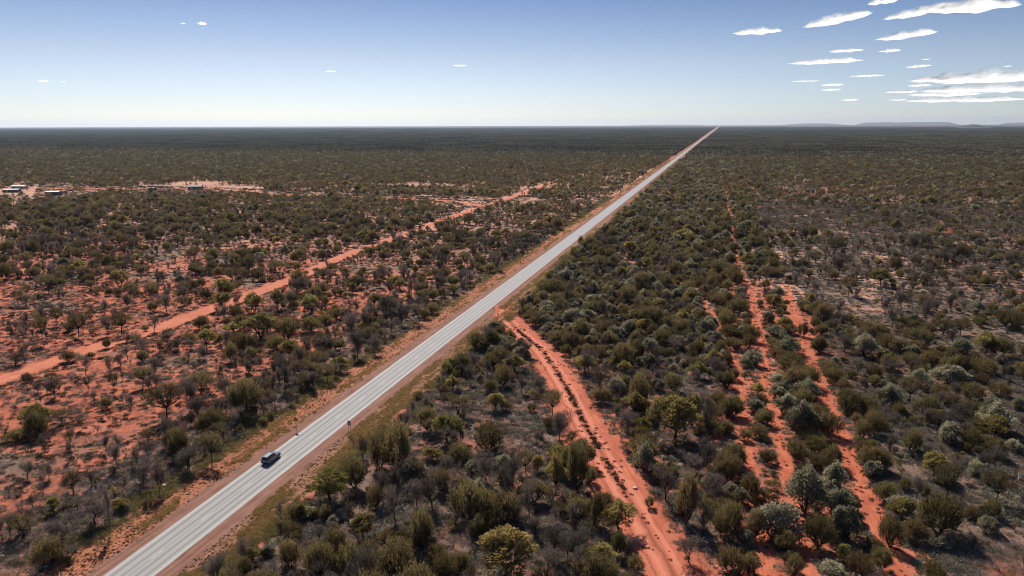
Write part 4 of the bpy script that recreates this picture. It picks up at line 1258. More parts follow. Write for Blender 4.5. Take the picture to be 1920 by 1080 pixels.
def twig_pile(seed, mat):
    rnd = random.Random(seed)
    b = MB()
    for _ in range(7):
        a = rnd.uniform(0, 2 * PI)
        p = Vector((rnd.uniform(-.5, .5), rnd.uniform(-.5, .5), .05))
        q = p + Vector((math.cos(a), math.sin(a), rnd.uniform(-.02, .35))) * rnd.uniform(.4, 1.0)
        q.z = max(q.z, .03)
        m_ = p.lerp(q, .5) + Vector((rnd.uniform(-.1, .1), rnd.uniform(-.1, .1), .06))
        b.tube([p, m_, q], [.035, .025, .012], 3)
    return mesh_from('twigs', b.v, b.f, mat)


tuft_y = [tuft(s, M_GRASS_Y, 46, .42, .05, .32, .7) for s in (1, 2, 3)]
tuft_g = [tuft(s, M_GRASS_G, 60, .45, .06, .42, .7) for s in (4, 5, 6)]
shr_g = [tuft(s, M_SHRUB_GREY, 90, .40, .09, .5, .5) for s in (7, 8, 9)]
shr_d = [tuft(s, M_SHRUB_DARK, 90, .42, .09, .5, .6) for s in (10, 11, 12)]
M_SCRUB = foliage('grey_dead_scrub', (0.10, 0.078, 0.062), (0.36, 0.30, 0.25), 0.15, 0.35)
shr_t = [tuft(s, M_SCRUB, 80, .62, .028, .55, .45) for s in (13, 14, 15)]
twg = [twig_pile(s, M_DEADWOOD) for s in (1, 2, 3)]
twd = [twig_pile(s, M_BURNT) for s in (4, 5)]


def rand_points(n, x0, x1, y0, y1, dens_fn=None):
    # more per area near the camera
    y = y0 * (y1 / y0) ** RNG.random(n)
    x = RNG.uniform(x0, x1, n)
    p = np.stack([x, y], 1)
    if dens_fn is not None:
        p = p[RNG.random(n) < dens_fn(p[:, 0], p[:, 1])]
    return p


def cone_points(n, y0, y1, dens_fn, power=1.0):
    y = (y0 ** (2 - power) + (y1 ** (2 - power) - y0 ** (2 - power)) * RNG.random(n)) ** (1 / (2 - power))
    c = -math.tan(YAW) * y
    x = c + RNG.uniform(-1, 1, n) * (y * .78 + 60)
    p = np.stack([x, y], 1)
    return p[RNG.random(n) < dens_fn(x, y)]


def off_tracks(x, y, m=0.0):
    u = x - ROAD_X
    ok_ = (np.abs(u) > 14).astype(float)
    for pl_, hw in ((LTRACK, 4.2), (RTRACK, 4.8), (EWTRACK, 4), (STRIPS['mid'], 1.6), (STRIPS['right'], 2.2), (STRIPS['left'], 1.7)):
        ok_ = ok_ * (poly_dist(x, y, pl_) > hw + m)
    return ok_


def put_stuff(name, p, meshes, s0, s1, label, cat, flat=(0.7, 1.2), tilt=0.0):
    n = len(p)
    s = RNG.uniform(s0, s1, n) * (1 + np.maximum(0, p[:, 1] - 250) / 500)
    scl = np.stack([s * RNG.uniform(.85, 1.2, n), s, s * RNG.uniform(*flat, n)], 1)
    scatter(name, np.concatenate([p, np.zeros((n, 1))], 1), RNG.integers(0, len(meshes), n), zrot(n, tilt), scl, meshes, label, cat)


# verge grass in lines parallel to the road
def verge(uc, uw, y0, y1, n, thr, seed):
    y = y0 * (y1 / y0) ** RNG.random(n)
    u = uc + RNG.normal(size=n) * uw
    k = fbm(u * 3, y, 9, seed, 3)
    m = (k > thr) & (u > -50) & ((u < -6.3) | (u > 6.9))
    return np.stack([ROAD_X + u[m], y[m]], 1)


put_stuff('verge_grass', np.concatenate([verge(8.6, 1.2, 70, 1500, 15000, .50, 51), verge(11.6, .7, 70, 1500, 8000, .48, 52), verge(13.2, .6, 70, 1500, 5000, .42, 57),
                                         verge(-8.4, .8, 70, 1500, 8000, .54, 53), verge(-12.4, 1.0, 120, 1500, 8000, .50, 54)]), tuft_y, .35, .95,
          'yellow dry grass tussocks lining both sides of the highway', 'grass')
put_stuff('spinifex_grass', np.concatenate([verge(-15.5, 1.8, 85, 700, 5500, .44, 55), verge(14.5, 1.2, 75, 400, 3500, .40, 56),
                                            cone_points(9000, 70, 420, lambda x, y: off_tracks(x, y) * ((x - ROAD_X) < 0) * .35 * (fbm(x, y, 14, 60) > .52)),
                                            cone_points(16000, 70, 460, lambda x, y: off_tracks(x, y) * (x > 34) * .75 * (fbm(x, y, 12, 61) > .45))]), tuft_g, .5, 1.3,
          'green-grey spinifex hummocks scattered over the red ground', 'grass')


def grey_d(x, y):
    return off_tracks(x, y) * np.where(x > 32, .8, np.where(x - ROAD_X > 13, .38, .12)) * (fbm(x, y, 11, 62) > .42)


def dark_d(x, y):
    return off_tracks(x, y, .3) * np.where(x - ROAD_X < 0, .7, .5) * (fbm(x, y, 8, 63) > .40)


put_stuff('low_saltbush', np.concatenate([cone_points(50000, 70, 240, grey_d, .9), cone_points(90000, 70, 700, grey_d, .8)]), shr_g, .55, 1.7, 'pale grey low saltbush covering the ground between the trees', 'ground cover', (.4, .8))
put_stuff('dark_undergrowth', cone_points(130000, 70, 700, dark_d, .8), shr_d, .35, 1.3, 'dark brown undergrowth speckling the red soil', 'ground cover', (.4, .9))


def scrub_d(x, y):
    u = x - ROAD_X
    w = np.where(x > 33, .95, np.where(u > 13, .62, np.where((u < -14) & (u > -36), .5, .20)))
    return off_tracks(x, y, .4) * w * np.where((x > 4) & (x < 33) & (y < 340), .35, 1) * (fbm(x, y, 10, 66) > .40)


put_stuff('dead_scrub', np.concatenate([cone_points(70000, 70, 260, scrub_d, .9), cone_points(60000, 260, 700, scrub_d, .7)]), shr_t, .6, 1.7, 'knee-high grey dead scrub and sticks covering the ground', 'ground cover', (.5, 1.0))
put_stuff('fallen_sticks', cone_points(22000, 70, 450, lambda x, y: off_tracks(x, y) * .7 * (fbm(x, y, 13, 64) > .5), .3), twg + twd, .6, 1.8, 'bleached and charred fallen sticks on the ground', 'ground cover', (.6, 1.2))


def small_d(x, y):
    d, _ = zone_density(x, y)
    return np.clip(d * 15, 0, 1)


sp = cone_points(60000, 70, 900, small_d, .6)
_d, smix = zone_density(sp[:, 0], sp[:, 1])
smix = smix * np.array([1.0, .8, .7, 0.0, 1.5])
cum = np.cumsum(smix, 1)
sk = (RNG.random((len(sp), 1)) * cum[:, -1:] > cum).sum(1)
for kd in 'OGDY':
    q = sp[sk == KINDS.index(kd)]
    n = len(q)
    w_ = RNG.uniform(.9, 2.3, n)
    scatter('undergrowth', np.concatenate([q, np.zeros((n, 1))], 1), RNG.integers(0, NL, n), zrot(n), np.stack([w_, w_, w_ * RNG.uniform(.55, 1.1, n)], 1), PROTO[kd, 1],
            'waist-high bushes filling the gaps beneath the taller trees', 'undergrowth')
# line of small weeds along the crown of the branching track, and pebbly weeds over it
rt = resample(RTRACK, .5)
k = RNG.integers(0, len(rt), 1500)
mid_ = rt[k] + RNG.normal(size=(1500, 2)) * np.array([.35, .3])
k2 = RNG.integers(0, len(rt), 900)
mid2 = rt[k2] + RNG.normal(size=(900, 2)) * 2.2
p_ = np.concatenate([mid_[fbm(mid_[:, 0], mid_[:, 1], 9, 70) > .47], mid2[fbm(mid2[:, 0], mid2[:, 1], 6, 71) > .5]])
lt = resample(LTRACK[:9], .8)
k3 = RNG.integers(0, len(lt), 1600)
p3 = lt[k3] + np.stack([RNG.normal(size=1600) * .5 + 5.6, RNG.normal(size=1600)], 1)
st = np.concatenate([resample(STRIPS[q], .8) for q in STRIPS])
k4 = RNG.integers(0, len(st), 1800)
p4 = st[k4] + RNG.normal(size=(1800, 2)) * 1.6
put_stuff('track_weeds', np.concatenate([p_, p3, p4]), shr_d, .18, .7, 'small dark weeds growing along the dirt tracks and strips', 'ground cover')
k5 = 5000
p5 = np.concatenate([verge(9.0, 2.4, 70, 400, 5000, .3, 72), verge(-9.5, 2.4, 70, 400, k5, .3, 73)])
put_stuff('verge_weeds', p5, shr_d, .10, .30, 'small dark weeds and clods along the highway verges', 'ground cover')

# ------------------------------------------------------------------ car
def metal_paint(name, col, metal=0.5, rough=0.28):
    m, N, L, b = new_mat(name)
    b.inputs['Base Color'].default_value = (*col, 1)
    b.inputs['Metallic'].default_value = metal
    b.inputs['Roughness'].default_value = rough
    b.inputs['Coat Weight'].default_value = 0.6
    b.inputs['Coat Roughness'].default_value = 0.08
    return m


M_SILVER = metal_paint('slate_blue_car_paint', (0.12, 0.138, 0.18), 0.6, 0.22)
M_WHITEP = metal_paint('white_car_paint', (0.75, 0.75, 0.73), 0.0, 0.3)
M_GLASSD = metal_paint('dark_window_glass', (0.015, 0.017, 0.02), 0.0, 0.05)
M_TYRE = plain('tyre_rubber', (0.02, 0.02, 0.02), 0.85)
M_RIM = metal_paint('alloy_rim', (0.45, 0.45, 0.47), 0.8, 0.35)
M_TRIM = plain('black_plastic_trim', (0.025, 0.025, 0.028), 0.6)
M_TAIL = metal_paint('red_lamp_lens', (0.35, 0.015, 0.012), 0.0, 0.15)
M_PLATE = plain('pale_number_plate', (0.65, 0.65, 0.6), 0.5)


def bevelled(o, w=0.05, seg=3):
    m = o.modifiers.new('bevel', 'BEVEL')
    m.width = w
    m.segments = seg
    m.limit_method = 'ANGLE'
    m.angle_limit = math.radians(25)
    return o


def quad_panel(parent, name, pts, mat, inset=0.0, off=0.004):
    """a thin panel on four corner points, standing a little proud along its normal"""
    P = [Vector(p) for p in pts]
    c = sum(P, Vector()) / 4
    P = [p.lerp(c, inset) for p in P]
    n = (P[1] - P[0]).cross(P[3] - P[0]).normalized()
    a = [p + n * off for p in P]
    b_ = [p - n * 0.03 for p in P]
    return MB().add(a + b_, [(0, 1, 2, 3), (7, 6, 5, 4), (0, 4, 5, 1), (1, 5, 6, 2), (2, 6, 7, 3), (3, 7, 4, 0)]).build(name, mat, parent)


def make_car(loc, rz, paint, label, group=None, cat='car'):
    r = empty('parked_car' if group else 'car', loc, rz)
    tag(r, label, cat, group)
    # side profile (y forward, z up) of the lower body, with bonnet and tailgate
    hw = 0.93
    sec = [(-2.38, .42, .92, .80), (-2.40, .40, 1.06, .86), (-2.05, .30, 1.10, .93), (-1.2, .28, 1.10, .94), (.2, .28, 1.08, .94), (1.0, .28, 1.04, .94), (1.75, .30, .98, .92), (2.25, .34, .88, .84), (2.40, .42, .72, .72)]
    V, F = [], []
    for y, z0, z1, w in sec:
        ring = [(-w * .92, z0), (-w, z0 + .18), (-w, (z0 + z1) * .55), (-w * .95, z1 - .05), (-w * .80, z1), (w * .80, z1), (w * .95, z1 - .05), (w, (z0 + z1) * .55), (w, z0 + .18), (w * .92, z0)]
        V += [(x, y, z) for x, z in ring]
    m_ = 10
    for i in range(len(sec) - 1):
        for k in range(m_):
            F.append((i * m_ + k, i * m_ + (k + 1) % m_, (i + 1) * m_ + (k + 1) % m_, (i + 1) * m_ + k))
    F.append(tuple(range(m_ - 1, -1, -1)))
    F.append(tuple((len(sec) - 1) * m_ + k for k in range(m_)))
    bevelled(MB().add(V, F).build('body', paint, r), .03, 2)
    # cabin
    B0 = [(-.80, -2.28, 1.06), (.80, -2.28, 1.06), (.80, .98, 1.02), (-.80, .98, 1.02)]
    T0 = [(-.64, -2.02, 1.68), (.64, -2.02, 1.68), (.64, .10, 1.72), (-.64, .10, 1.72)]
    cab = MB().add(B0 + T0, [(0, 3, 2, 1), (4, 5, 6, 7), (0, 1, 5, 4), (1, 2, 6, 5), (2, 3, 7, 6), (3, 0, 4, 7)]).build('cabin', paint, r)
    bevelled(cab, .07, 3)
    roof = MB().box((0, -.96, 1.715), (1.16, 1.98, .035)).build('roof', paint, r)
    bevelled(roof, .015, 2)
    quad_panel(r, 'rear_window', [B0[0], B0[1], T0[1], T0[0]], M_GLASSD, .12)
    quad_panel(r, 'windscreen', [B0[2], B0[3], T0[3], T0[2]], M_GLASSD, .08)
    def lerp3(a, b, t): return tuple(a[i] + (b[i] - a[i]) * t for i in range(3))
    for b0, b1, t0, t1 in ((B0[1], B0[2], T0[1], T0[2]), (B0[3], B0[0], T0[3], T0[0])):
        for q0, q1 in ((.04, .34), (.36, .66), (.68, .96)):
            pts = [lerp3(b0, b1, q0), lerp3(b0, b1, q1), lerp3(t0, t1, q1), lerp3(t0, t1, q0)]
            quad_panel(r, 'side_window', pts, M_GLASSD, .07)
    for sx in (-1, 1):
        MB().tube([(sx * .56, -1.85, 1.74), (sx * .56, -1.7, 1.79), (sx * .56, -.2, 1.80), (sx * .56, -.05, 1.75)], [.02] * 4, 5).build('roof_rail', M_TRIM, r)
        bevelled(MB().box((sx * 1.03, .62, 1.10), (.20, .12, .15)).build('mirror', paint, r), .03, 2)
        tl = MB().box((sx * .74, -2.37, .96), (.16, .12, .26)).build('tail_light', M_TAIL, r)
        bevelled(tl, .02, 2)
        bevelled(MB().box((sx * .62, 2.30, .72), (.34, .14, .14)).build('headlight', M_PLATE, r), .02, 2)
        MB().box((sx * .945, -.1, .72), (.02, 2.3, .05)).build('side_moulding', M_TRIM, r)
        for yy in (-1.48, 1.45):
            w = empty('wheel', (sx * .83, yy, .37))
            w.parent = r
            ang = [2 * PI * k / 20 for k in range(20)]
            tv = [(dx, math.cos(a) * rr, math.sin(a) * rr) for dx, rr in ((-.12, .33), (-.10, .37), (.10, .37), (.12, .33)) for a in ang]
            tf = [(i * 20 + k, i * 20 + (k + 1) % 20, (i + 1) * 20 + (k + 1) % 20, (i + 1) * 20 + k) for i in range(3) for k in range(20)]
            tf += [tuple(range(19, -1, -1)), tuple(60 + k for k in range(20))]
            MB().add(tv, tf).build('tyre', M_TYRE, w)
            rim = MB()
            for k in range(5):
                rim.box((sx * .125, math.cos(2 * PI * k / 5) * .12, math.sin(2 * PI * k / 5) * .12), (.02, .06, .24), rx=2 * PI * k / 5 - PI / 2)
            rim.tube([(sx * .118, 0, 0), (sx * .135, 0, 0)], [.23, .21], 16)
            rim.build('rim', M_RIM, w)
            arch = MB()
            aa = [PI * k / 8 for k in range(9)]
            arch.tube([(sx * .12, math.cos(a) * .42, math.sin(a) * .42) for a in aa], [.035] * 9, 4)
            arch.build('wheel_arch', M_TRIM, w)
    bevelled(MB().box((0, -2.42, .52), (1.66, .14, .24)).build('rear_bumper', M_TRIM, r), .04, 2)
    bevelled(MB().box((0, 2.40, .50), (1.60, .12, .24)).build('front_bumper', M_TRIM, r), .04, 2)
    MB().box((0, -2.425, .84), (.40, .02, .12)).build('number_plate', M_PLATE, r)
    MB().box((0, -2.06, 1.70), (1.18, .16, .05)).build('rear_spoiler', paint, r)
    return r


make_car((ROAD_X - 1.9, 120.9, 0.02), 0, M_SILVER, 'dark slate-blue estate car driving away in the left lane of the highway', cat='car')
make_car((-671, 566, 0), 1.3, M_WHITEP, 'tiny white car parked below the pair of white-roofed sheds', 'vehicles parked at the sheds')
make_car((-586, 660, 0), .4, M_WHITEP, 'tiny pale car parked between the sheds on the far left', 'vehicles parked at the sheds')

# ------------------------------------------------------------------ road signs
M_GALV = metal_paint('galvanised_steel', (0.24, 0.26, 0.28), 0.6, 0.5)
M_YELLOW = plain('yellow_sign_face', (0.46, 0.20, 0.02), 0.6)
M_BLACKP = plain('black_sign_ink', (0.02, 0.02, 0.02), 0.6)
g_ = empty('road_sign', (-78.1, 137.3, 0))
tag(g_, 'grey back of an upright board sign on two posts, right verge', 'road sign')
for sx in (-.3, .3):
    MB().tube([(sx, 0, -.2), (sx, 0, 3.35)], [.035, .035], 8).build('post', M_GALV, g_)
bevelled(MB().box((0, -.05, 2.72), (.86, .03, 1.2)).build('sign_panel', M_GALV, g_), .008, 1)
for zz in (2.35, 3.1):
    MB().box((0, -.075, zz), (.80, .02, .05)).build('rail', M_GALV, g_)
for (x, y), lab in (((-91.2, 136.1), 'dull yellow diamond warning sign left of the road ahead of the car'),
                    ((-92.3, 338.3), 'small far yellow diamond warning sign at mid distance on the left verge')):
    d_ = empty('warning_sign', (x, y, 0), 0.05)
    tag(d_, lab, 'road sign', 'yellow diamond warning signs')
    MB().tube([(0, 0, -.2), (0, 0, 3.1)], [.04, .04], 8).build('post', M_GALV, d_)
    q = .66
    pan = MB().add([(0, -.06, 2.6 - q), (q, -.06, 2.6), (0, -.06, 2.6 + q), (-q, -.06, 2.6), (0, -.04, 2.6 - q), (q, -.04, 2.6), (0, -.04, 2.6 + q), (-q, -.04, 2.6)],
                   [(0, 1, 2, 3), (7, 6, 5, 4), (0, 4, 5, 1), (1, 5, 6, 2), (2, 6, 7, 3), (3, 7, 4, 0)])
    pan.build('sign_panel', M_YELLOW, d_)

# ------------------------------------------------------------------ sheds at the clearing, far left
def corrugated(name, col, rough=.4):
    m, N, L, b = new_mat(name)
    tc = nd(N, 'ShaderNodeTexCoord')
    wv = nd(N, 'ShaderNodeTexWave')
    wv.inputs['Scale'].default_value = 6
    L.new(tc.outputs['Object'], wv.inputs[0])
    bp = nd(N, 'ShaderNodeBump')
    bp.inputs['Strength'].default_value = .3
    L.new(wv.outputs['Fac'], bp.inputs['Height'])
    L.new(bp.outputs[0], b.inputs['Normal'])
    no = noise_node(N, L, tc.outputs['Object'], .6, 5)
    L.new(ramp_node(N, L, no, [(.3, tuple(c * .8 for c in col)), (.7, col)]), b.inputs['Base Color'])
    b.inputs['Roughness'].default_value = rough
    b.inputs['Metallic'].default_value = 0.0
    setspec(b, .3)
    return m


M_ROOFW = corrugated('white_metal_roof', (.78, .78, .76), .5)
M_ROOFG = corrugated('grey_metal_roof', (.20, .21, .22), .75)
M_WALLD = corrugated('dark_metal_wall', (.10, .12, .17), .7)
M_WALLP = plain('pale_board_wall', (.4, .38, .34), .8)
M_WIN = metal_paint('window_glass', (.03, .04, .05), 0, .1)


def make_shed(x, y, w, d, h, pitch, roof, wall, rz, label):
    r = empty('shed', (x, y, 0), rz)
    tag(r, label, 'shed', 'metal-roofed sheds in the clearing')
    MB().box((0, 0, h / 2), (w, d, h)).build('wall', wall, r)
    rise = d / 2 * math.tan(pitch)
    gab = MB()
    for sx in (-1, 1):
        gab.add([(sx * w / 2, -d / 2, h), (sx * w / 2, d / 2, h), (sx * w / 2, 0, h + rise)], [(0, 1, 2)])
    gab.build('gable', wall, r)
    for s in (-1, 1):
        o_ = .5
        a = [(-w / 2 - o_, s * (d / 2 + o_), h - o_ * math.tan(pitch) + .03), (w / 2 + o_, s * (d / 2 + o_), h - o_ * math.tan(pitch) + .03), (w / 2 + o_, 0, h + rise + .03), (-w / 2 - o_, 0, h + rise + .03)]
        b_ = [(p[0], p[1], p[2] + .10) for p in a]
        MB().add(a + b_, [(0, 1, 2, 3), (7, 6, 5, 4), (0, 4, 5, 1), (1, 5, 6, 2), (2, 6, 7, 3), (3, 7, 4, 0)]).build('roof', roof, r)
    MB().box((-w * .25, -d / 2 - .02, 1.25), (2.4, .08, 2.5)).build('door', M_WALLD if wall is M_WALLP else M_WALLP, r)
    for k in range(2):
        MB().box((w * (.08 + .22 * k), -d / 2 - .02, 1.6), (1.4, .08, 1.0)).build('window', M_WIN, r)
    return r


make_shed(-760, 634, 15, 8, 3.2, .18, M_ROOFW, M_WALLP, .25, 'long white-roofed shed, the farther of the pair at the left edge')
make_shed(-728, 598, 15, 7, 3.0, .15, M_ROOFW, M_WALLD, .35, 'long low white-roofed shed, the nearer of the pair at the left edge')
make_shed(-655, 583, 13, 8, 3.6, .10, M_ROOFW, M_WALLD, .3, 'dark-walled shed with white roof, third shed from the left')
make_shed(-579, 602, 10, 6, 2.8, .12, M_ROOFG, M_WALLP, .2, 'small grey-roofed shed half hidden by trees, middle of the clearing')
make_shed(-598, 655, 8, 5, 2.6, .12, M_ROOFG, M_WALLD, .1, 'small low grey shed behind the middle of the clearing')
make_shed(-560, 678, 14, 9, 3.2, .30, M_ROOFG, M_WALLD, .45, 'large gabled house with pale grey roof beside the bare clearing')

# ------------------------------------------------------------------ dead wood and stones
dead_m = []
for s in range(3):
    cr, wd = make_plant('D', 60 + s, True)
    dead_m.append(mesh_from('dead_branches', wd[0], wd[1], M_DEADWOOD))
for k, (x, y, L_, tilt, az, lab) in enumerate((
        (-19.7, 115.0, 5.5, 1.35, 2.4, 'bleached fallen tree lying at the left edge of the branching red track'),
        (-58.4, 123.4, 6.5, 1.0, 1.2, 'pale dead tree leaning in the shade right of the highway verge'),
        (-151.5, 154.3, 3.5, 1.3, .4, 'small white fallen trunk on red ground below the left dirt track'),
        (-101.7, 102.5, 4.5, .25, .4, 'bleached twisted dead tree standing at the left road edge below the car'),
        (59.3, 151.8, 6.0, .9, 2.0, 'white dead branches fanned out at the right edge of the scrub'),
        (42.9, 130.3, 6.0, 1.1, 3.0, 'grey-white fallen branches in the scrub right of the red strips'),
        (-62.5, 190.0, 4.0, .2, .4, 'pale forked dead stem standing among the dark trees left of the branching track'),
        (-9.0, 111.0, 4.0, 1.2, 5.0, 'bleached fallen limb at the right edge of the branching track'))):
    o = empty('dead_tree', (x, y, .15))
    o.rotation_euler = (tilt, 0, az)
    o.scale = (L_ * .6, L_ * .6, L_)
    obj('branches', dead_m[k % 3], o)
    tag(o, lab, 'dead tree', 'bleached dead trees')
o = MB().tube([(0, 0, -.1), (.05, 0, .8), (-.02, .05, 1.7)], [.22, .18, .13], 8).build('burnt_stump', M_BURNT, loc=(-21.8, 118.1, 0))
tag(o, 'short black burnt stump standing just left of the branching red track', 'stump')


def rock(x, y, r_, lab):
    rng = np.random.default_rng(int(abs(x * 10)))
    v = iv * (1 + rng.normal(size=(12, 1)) * .15) * np.array([r_, r_ * .8, r_ * .5])
    o_ = obj('rock', mesh_from('rock', v, if_, M_DEADWOOD), loc=(x, y, r_ * .25))
    tag(o_, lab, 'rock', 'pale stones on the ground')


rock(-12.2, 129.4, .55, 'pale stone lying on the branching red track')
rock(-101.6, 105.5, .6, 'white stone beside the left verge just below the car')
rock(-100.4, 78.2, .45, 'white stone near the lower left corner beside the verge')
rock(-104, 236, .8, 'white stone on the left verge beyond the warning sign')

# ------------------------------------------------------------------ mesas on the horizon
M_MESA = plain('mesa_rock', (0.14, 0.10, 0.08), 0.95, var=.3, scale=.002)


def px_dir(pxx, pyy=233.0):
    return view_ray(pxx - 960, 540 - pyy)


M_SCRUBHILL = plain('scrub_covered_hill', (0.045, 0.038, 0.034), 0.95, var=.3, scale=.004)


def mesa(px0, px1, hpx, dist, seed, label, plateau=.85, mat=None):
    a, b_ = px_dir(px0), px_dir(px1)
    A = Vector((a.x, a.y)).normalized() * dist
    B = Vector((b_.x, b_.y)).normalized() * dist
    n = 60
    ax = (B - A)
    bk = Vector((A.x + B.x, A.y + B.y)).normalized()
    H_ = CAM_H + hpx * dist / FOCAL_PX
    V, F = [], []
    for i in range(n + 1):
        t = i / n
        env = float(sstep(0, 1 - plateau, t) * sstep(0, 1 - plateau, 1 - t))
        hh = max(2.0, H_ * env * (.86 + .22 * float(fbm(np.array([t * 9.0]), np.array([seed * 3.0]), 1.0, seed, 4)[0])))
        c = A + ax * t
        for k, (off, z) in enumerate(((-1500, -2), (-700, .45), (-420, .93), (0, 1), (900, 1), (1800, -2))):
            p = c + bk * off
            V.append((p.x, p.y, z * hh if z > 0 else z))
    for i in range(n):
        for k in range(5):
            F.append((i * 6 + k, (i + 1) * 6 + k, (i + 1) * 6 + k + 1, i * 6 + k + 1))
    o_ = MB().add(V, F).build('mesa', mat or M_MESA)
    tag(o_, label, kind='structure')


mesa(1160, 1345, -1.4, 34500, 1, 'faint long blue mesa on the horizon left of the road end', .6)
mesa(1450, 1605, 0.4, 32500, 2, 'low blue mesa with a small knob, right of the road end', .6)
mesa(1530, 1553, 2.4, 32000, 3, 'small conical butte rising from the first blue mesa', .1)
mesa(1596, 1806, 1.7, 31500, 4, 'long flat-topped blue mesa, highest on the horizon')
mesa(1780, 1872, 2.8, 12000, 5, 'nearer dark purple hill at the right end of the blue mesas', .25, M_SCRUBHILL)
mesa(1866, 2060, 0.6, 32500, 6, 'low blue mesa at the right edge of the horizon')

# ------------------------------------------------------------------ clouds
def cloud_material():
    m, N, L, b = new_mat('cloud_vapour')
    N.remove(b)
    out = [n for n in N if n.type == 'OUTPUT_MATERIAL'][0]
    di = nd(N, 'ShaderNodeBsdfDiffuse')
    tr = nd(N, 'ShaderNodeBsdfTranslucent')
    for q in (di, tr):
        q.inputs['Color'].default_value = (1, 1, 1, 1)
    ms = nd(N, 'ShaderNodeMixShader')
    ms.inputs[0].default_value = .72
    L.new(di.outputs[0], ms.inputs[1])
    L.new(tr.outputs[0], ms.inputs[2])
    tp = nd(N, 'ShaderNodeBsdfTransparent')
    tc = nd(N, 'ShaderNodeTexCoord')
    mp = nd(N, 'ShaderNodeMapping')
    mp.inputs['Scale'].default_value = (0.4, 1.0, 1.0)
    L.new(tc.outputs['Object'], mp.inputs[0])
    no = noise_node(N, L, mp.outputs[0], .011, 9, .62, .5)
    ed = nd(N, 'ShaderNodeAttribute', attribute_name='edge').outputs['Fac']
    e = math_node(N, L, 'ADD', math_node(N, L, 'MULTIPLY', ed, 1.5), math_node(N, L, 'MULTIPLY', math_node(N, L, 'SUBTRACT', no, .62), 2.2))
    al = math_node(N, L, 'MULTIPLY', e, 1.15, True)
    mt = nd(N, 'ShaderNodeMixShader')
    L.new(al, mt.inputs[0])
    L.new(tp.outputs[0], mt.inputs[1])
    L.new(ms.outputs[0], mt.inputs[2])
    L.new(mt.outputs[0], out.inputs['Surface'])
    return m


M_CLOUD = cloud_material()
CLOUD_Z = 1500.0


def cloud(cx, cy, w, h, tilt, seed, label, group=None):
    d = px_dir(cx, cy)
    t = (CLOUD_Z - CAM_H) / d.z
    c = d * t + Vector((0, 0, CAM_H))
    m_px = t            # metres per pixel at that distance
    Wm, Hm = w * m_px, h * m_px
    el = math.atan2(d.z, math.hypot(d.x, d.y))
    Dm = min(Wm * .45, Hm / math.sin(el) * .55)
    Tm = Hm * 1.12
    Dm = min(Dm, Tm * 1.1)
    nu, nv = 44, 130
    V, F, E_ = [], [], []
    fr = 1.0 / max(Hm * 1.1, 1)
    for j in range(nv + 1):
        ph = PI * j / nv
        for i in range(nu + 1):
            a = math.radians(130 + 160 * i / nu)      # the sunlit-through belly and flank that faces the plain
            x, y, z = math.cos(ph), math.sin(ph) * math.cos(a), math.sin(ph) * math.sin(a)
            # long axis x, flat base
            prof = (1 - abs(x) ** 2.2) ** .35 if abs(x) < 1 else 0
            zz = z * (1.0 if z > 0 else .35)
            p = Vector((x * Wm / 2, y * Dm / 2 * prof, zz * Tm * prof))
            q = Vector((p.x, p.y, p.z * 1.5)) * fr + Vector((seed * 7.3, seed * 3.1, 0))
            nn = mnoise.fractal(q * .6, 1.0, 2.1, 3)
            n2 = mnoise.noise(Vector((x * 2.6, seed * 5.0, 0)))
            # the outline swells and thins, but never folds over itself
            p.y *= max(.3, 1 + .4 * n2 + .12 * nn)
            p.z *= max(.10, 1 + .5 * n2 + .35 * nn)
            p.x *= 1 + .05 * nn
            V.append(p)
            E_.append(min(1, i / nu / .34, (nu - i) / nu / .22) * min(1, (1 - abs(x)) / .22))
    for j in range(nv):
        for i in range(nu):
            F.append((j * (nu + 1) + i, j * (nu + 1) + i + 1, (j + 1) * (nu + 1) + i + 1, (j + 1) * (nu + 1) + i))
    vv = np.array([tuple(p) for p in V])
    me_ = mesh_from('cloud', vv, np.array(F), M_CLOUD, attrs={'edge': E_}, smooth=True)
    o_ = obj('cloud', me_, loc=c)
    az = math.atan2(d.x, d.y)
    o_.rotation_euler = (0, 0, -az)
    # a cloud bank that climbs to one side is one that lies nearer on that side
    o_.rotation_euler = (Matrix.Rotation(-az, 3, 'Z') @ Matrix.Rotation(-math.radians(tilt), 3, 'Y')).to_euler()
    tag(o_, label, 'cloud', group)


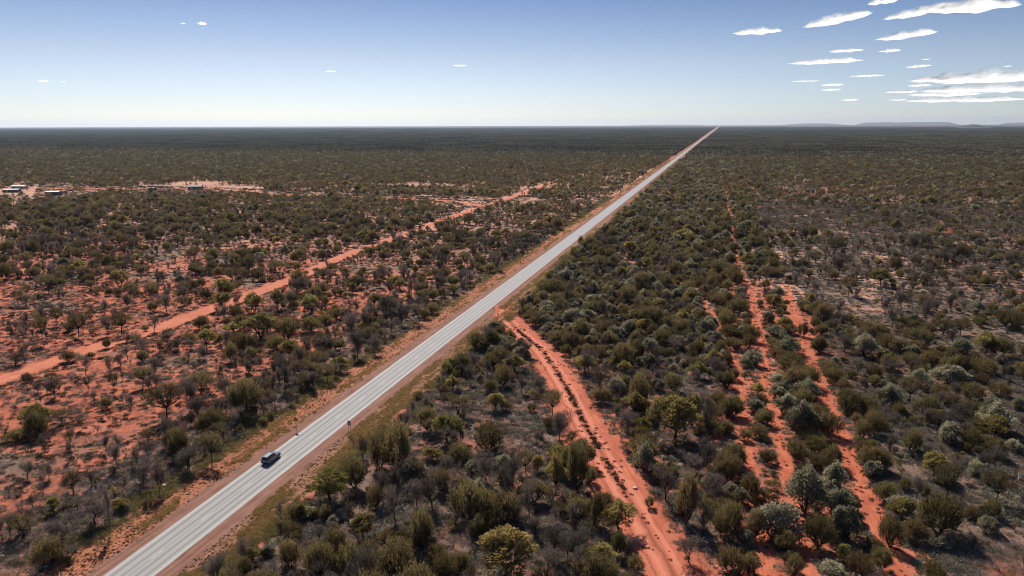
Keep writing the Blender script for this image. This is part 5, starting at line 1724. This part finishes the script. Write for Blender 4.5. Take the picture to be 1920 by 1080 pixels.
CL = [(1418, 60, 96, 11, 1, 'white shred of cloud, leftmost of the large right-hand clouds'),
      (1570, 37, 124, 18, 9, 'white cloud streak climbing to the right below the top edge'),
      (1657, 2, 58, 14, 7, 'cloud cut by the top edge left of the largest cloud'),
      (1722, 23, 130, 15, 8, 'slender left tail of the largest top-right cloud'),
      (1812, 15, 176, 25, 0, 'largest bright white cloud near the top right corner'),
      (1698, 67, 112, 13, 5, 'white lens cloud below the largest cloud'),
      (1586, 95, 64, 6, 1, 'small flat cloud, left one of a joined pair'),
      (1668, 95, 40, 6, 1, 'small flat cloud, right one of a joined pair'),
      (1546, 116, 136, 9, 1, 'long thin white cloud with a low hump, mid right'),
      (1625, 142, 62, 3.5, 0, 'thin straight cloud line left of the cloud bank'),
      (1509, 152, 54, 2, 0, 'faintest thin cloud line left of the bank'),
      (1560, 159, 44, 4, 0, 'upper small cloud flake low over the horizon'),
      (1557, 168, 38, 4, 0, 'lower small cloud flake low over the horizon'),
      (1592, 187, 34, 4, 0, 'lowest small cloud flake nearest the horizon'),
      (1722, 124, 46, 5, 2, 'small thin cloud just above the cloud bank left end'),
      (1736, 111, 16, 2, 0, 'tiny cloud fleck above the left end of the bank'),
      (1724, 160, 44, 5, 0, 'small cloud puff at the left side inside the bank'),
      (1690, 172, 58, 5, 0, 'leftmost cloud streak of the bank'),
      (1682, 187, 36, 3, 0, 'lowest left cloud streak of the bank'),
      (1830, 147, 240, 22, 0, 'broad bright top layer of the cloud bank at the right edge'),
      (1850, 167, 236, 16, 0, 'middle layer of the cloud bank at the right edge'),
      (1770, 176, 130, 11, 0, 'short middle cloud layer left in the bank'),
      (1806, 187, 210, 11, 0, 'lowest broad layer of the cloud bank at the right edge'),
      (1889, 124, 16, 2, 0, 'tiny cloud fleck above the bank near the right edge'),
      (379, 44, 18, 5, 0, 'lone small white cloud high on the left'),
      (343, 44, 9, 2, 0, 'faint fleck left of the lone high cloud'),
      (620, 134, 22, 2.5, 0, 'tiny flat cloud left of centre sky'),
      (862, 123, 28, 3, 0, 'tiny flat cloud near the middle of the sky'),
      (82, 152, 20, 3.5, 0, 'tiny cloud low at the far left of the sky'),
      (119, 153, 8, 2, 0, 'faintest cloud fleck beside the far left cloud')]
for k, (cx, cy, w, h, tl, lab) in enumerate(CL):
    cloud(cx, cy, w, h, tl, k + 1, lab, 'scattered white clouds')

# ------------------------------------------------------------------ haze
if HAZE_DENSITY > 0:
    hb = MB().box((0, 0, 129.5), (76000, 76000, 261)).build('haze', None)
    hm = bpy.data.materials.new('haze_air')
    hm.use_nodes = True
    hN, hL = hm.node_tree.nodes, hm.node_tree.links
    hN.clear()
    ho = hN.new('ShaderNodeOutputMaterial')
    hv = hN.new('ShaderNodeVolumePrincipled')
    hv.inputs['Color'].default_value = (0.60, 0.77, 1.0, 1)
    hv.inputs['Density'].default_value = HAZE_DENSITY
    hv.inputs['Anisotropy'].default_value = 0.45
    hL.new(hv.outputs[0], ho.inputs['Volume'])
    hb.data.materials.clear()
    hb.data.materials.append(hm)
    tag(hb, 'thin blue haze over the plain', kind='stuff')
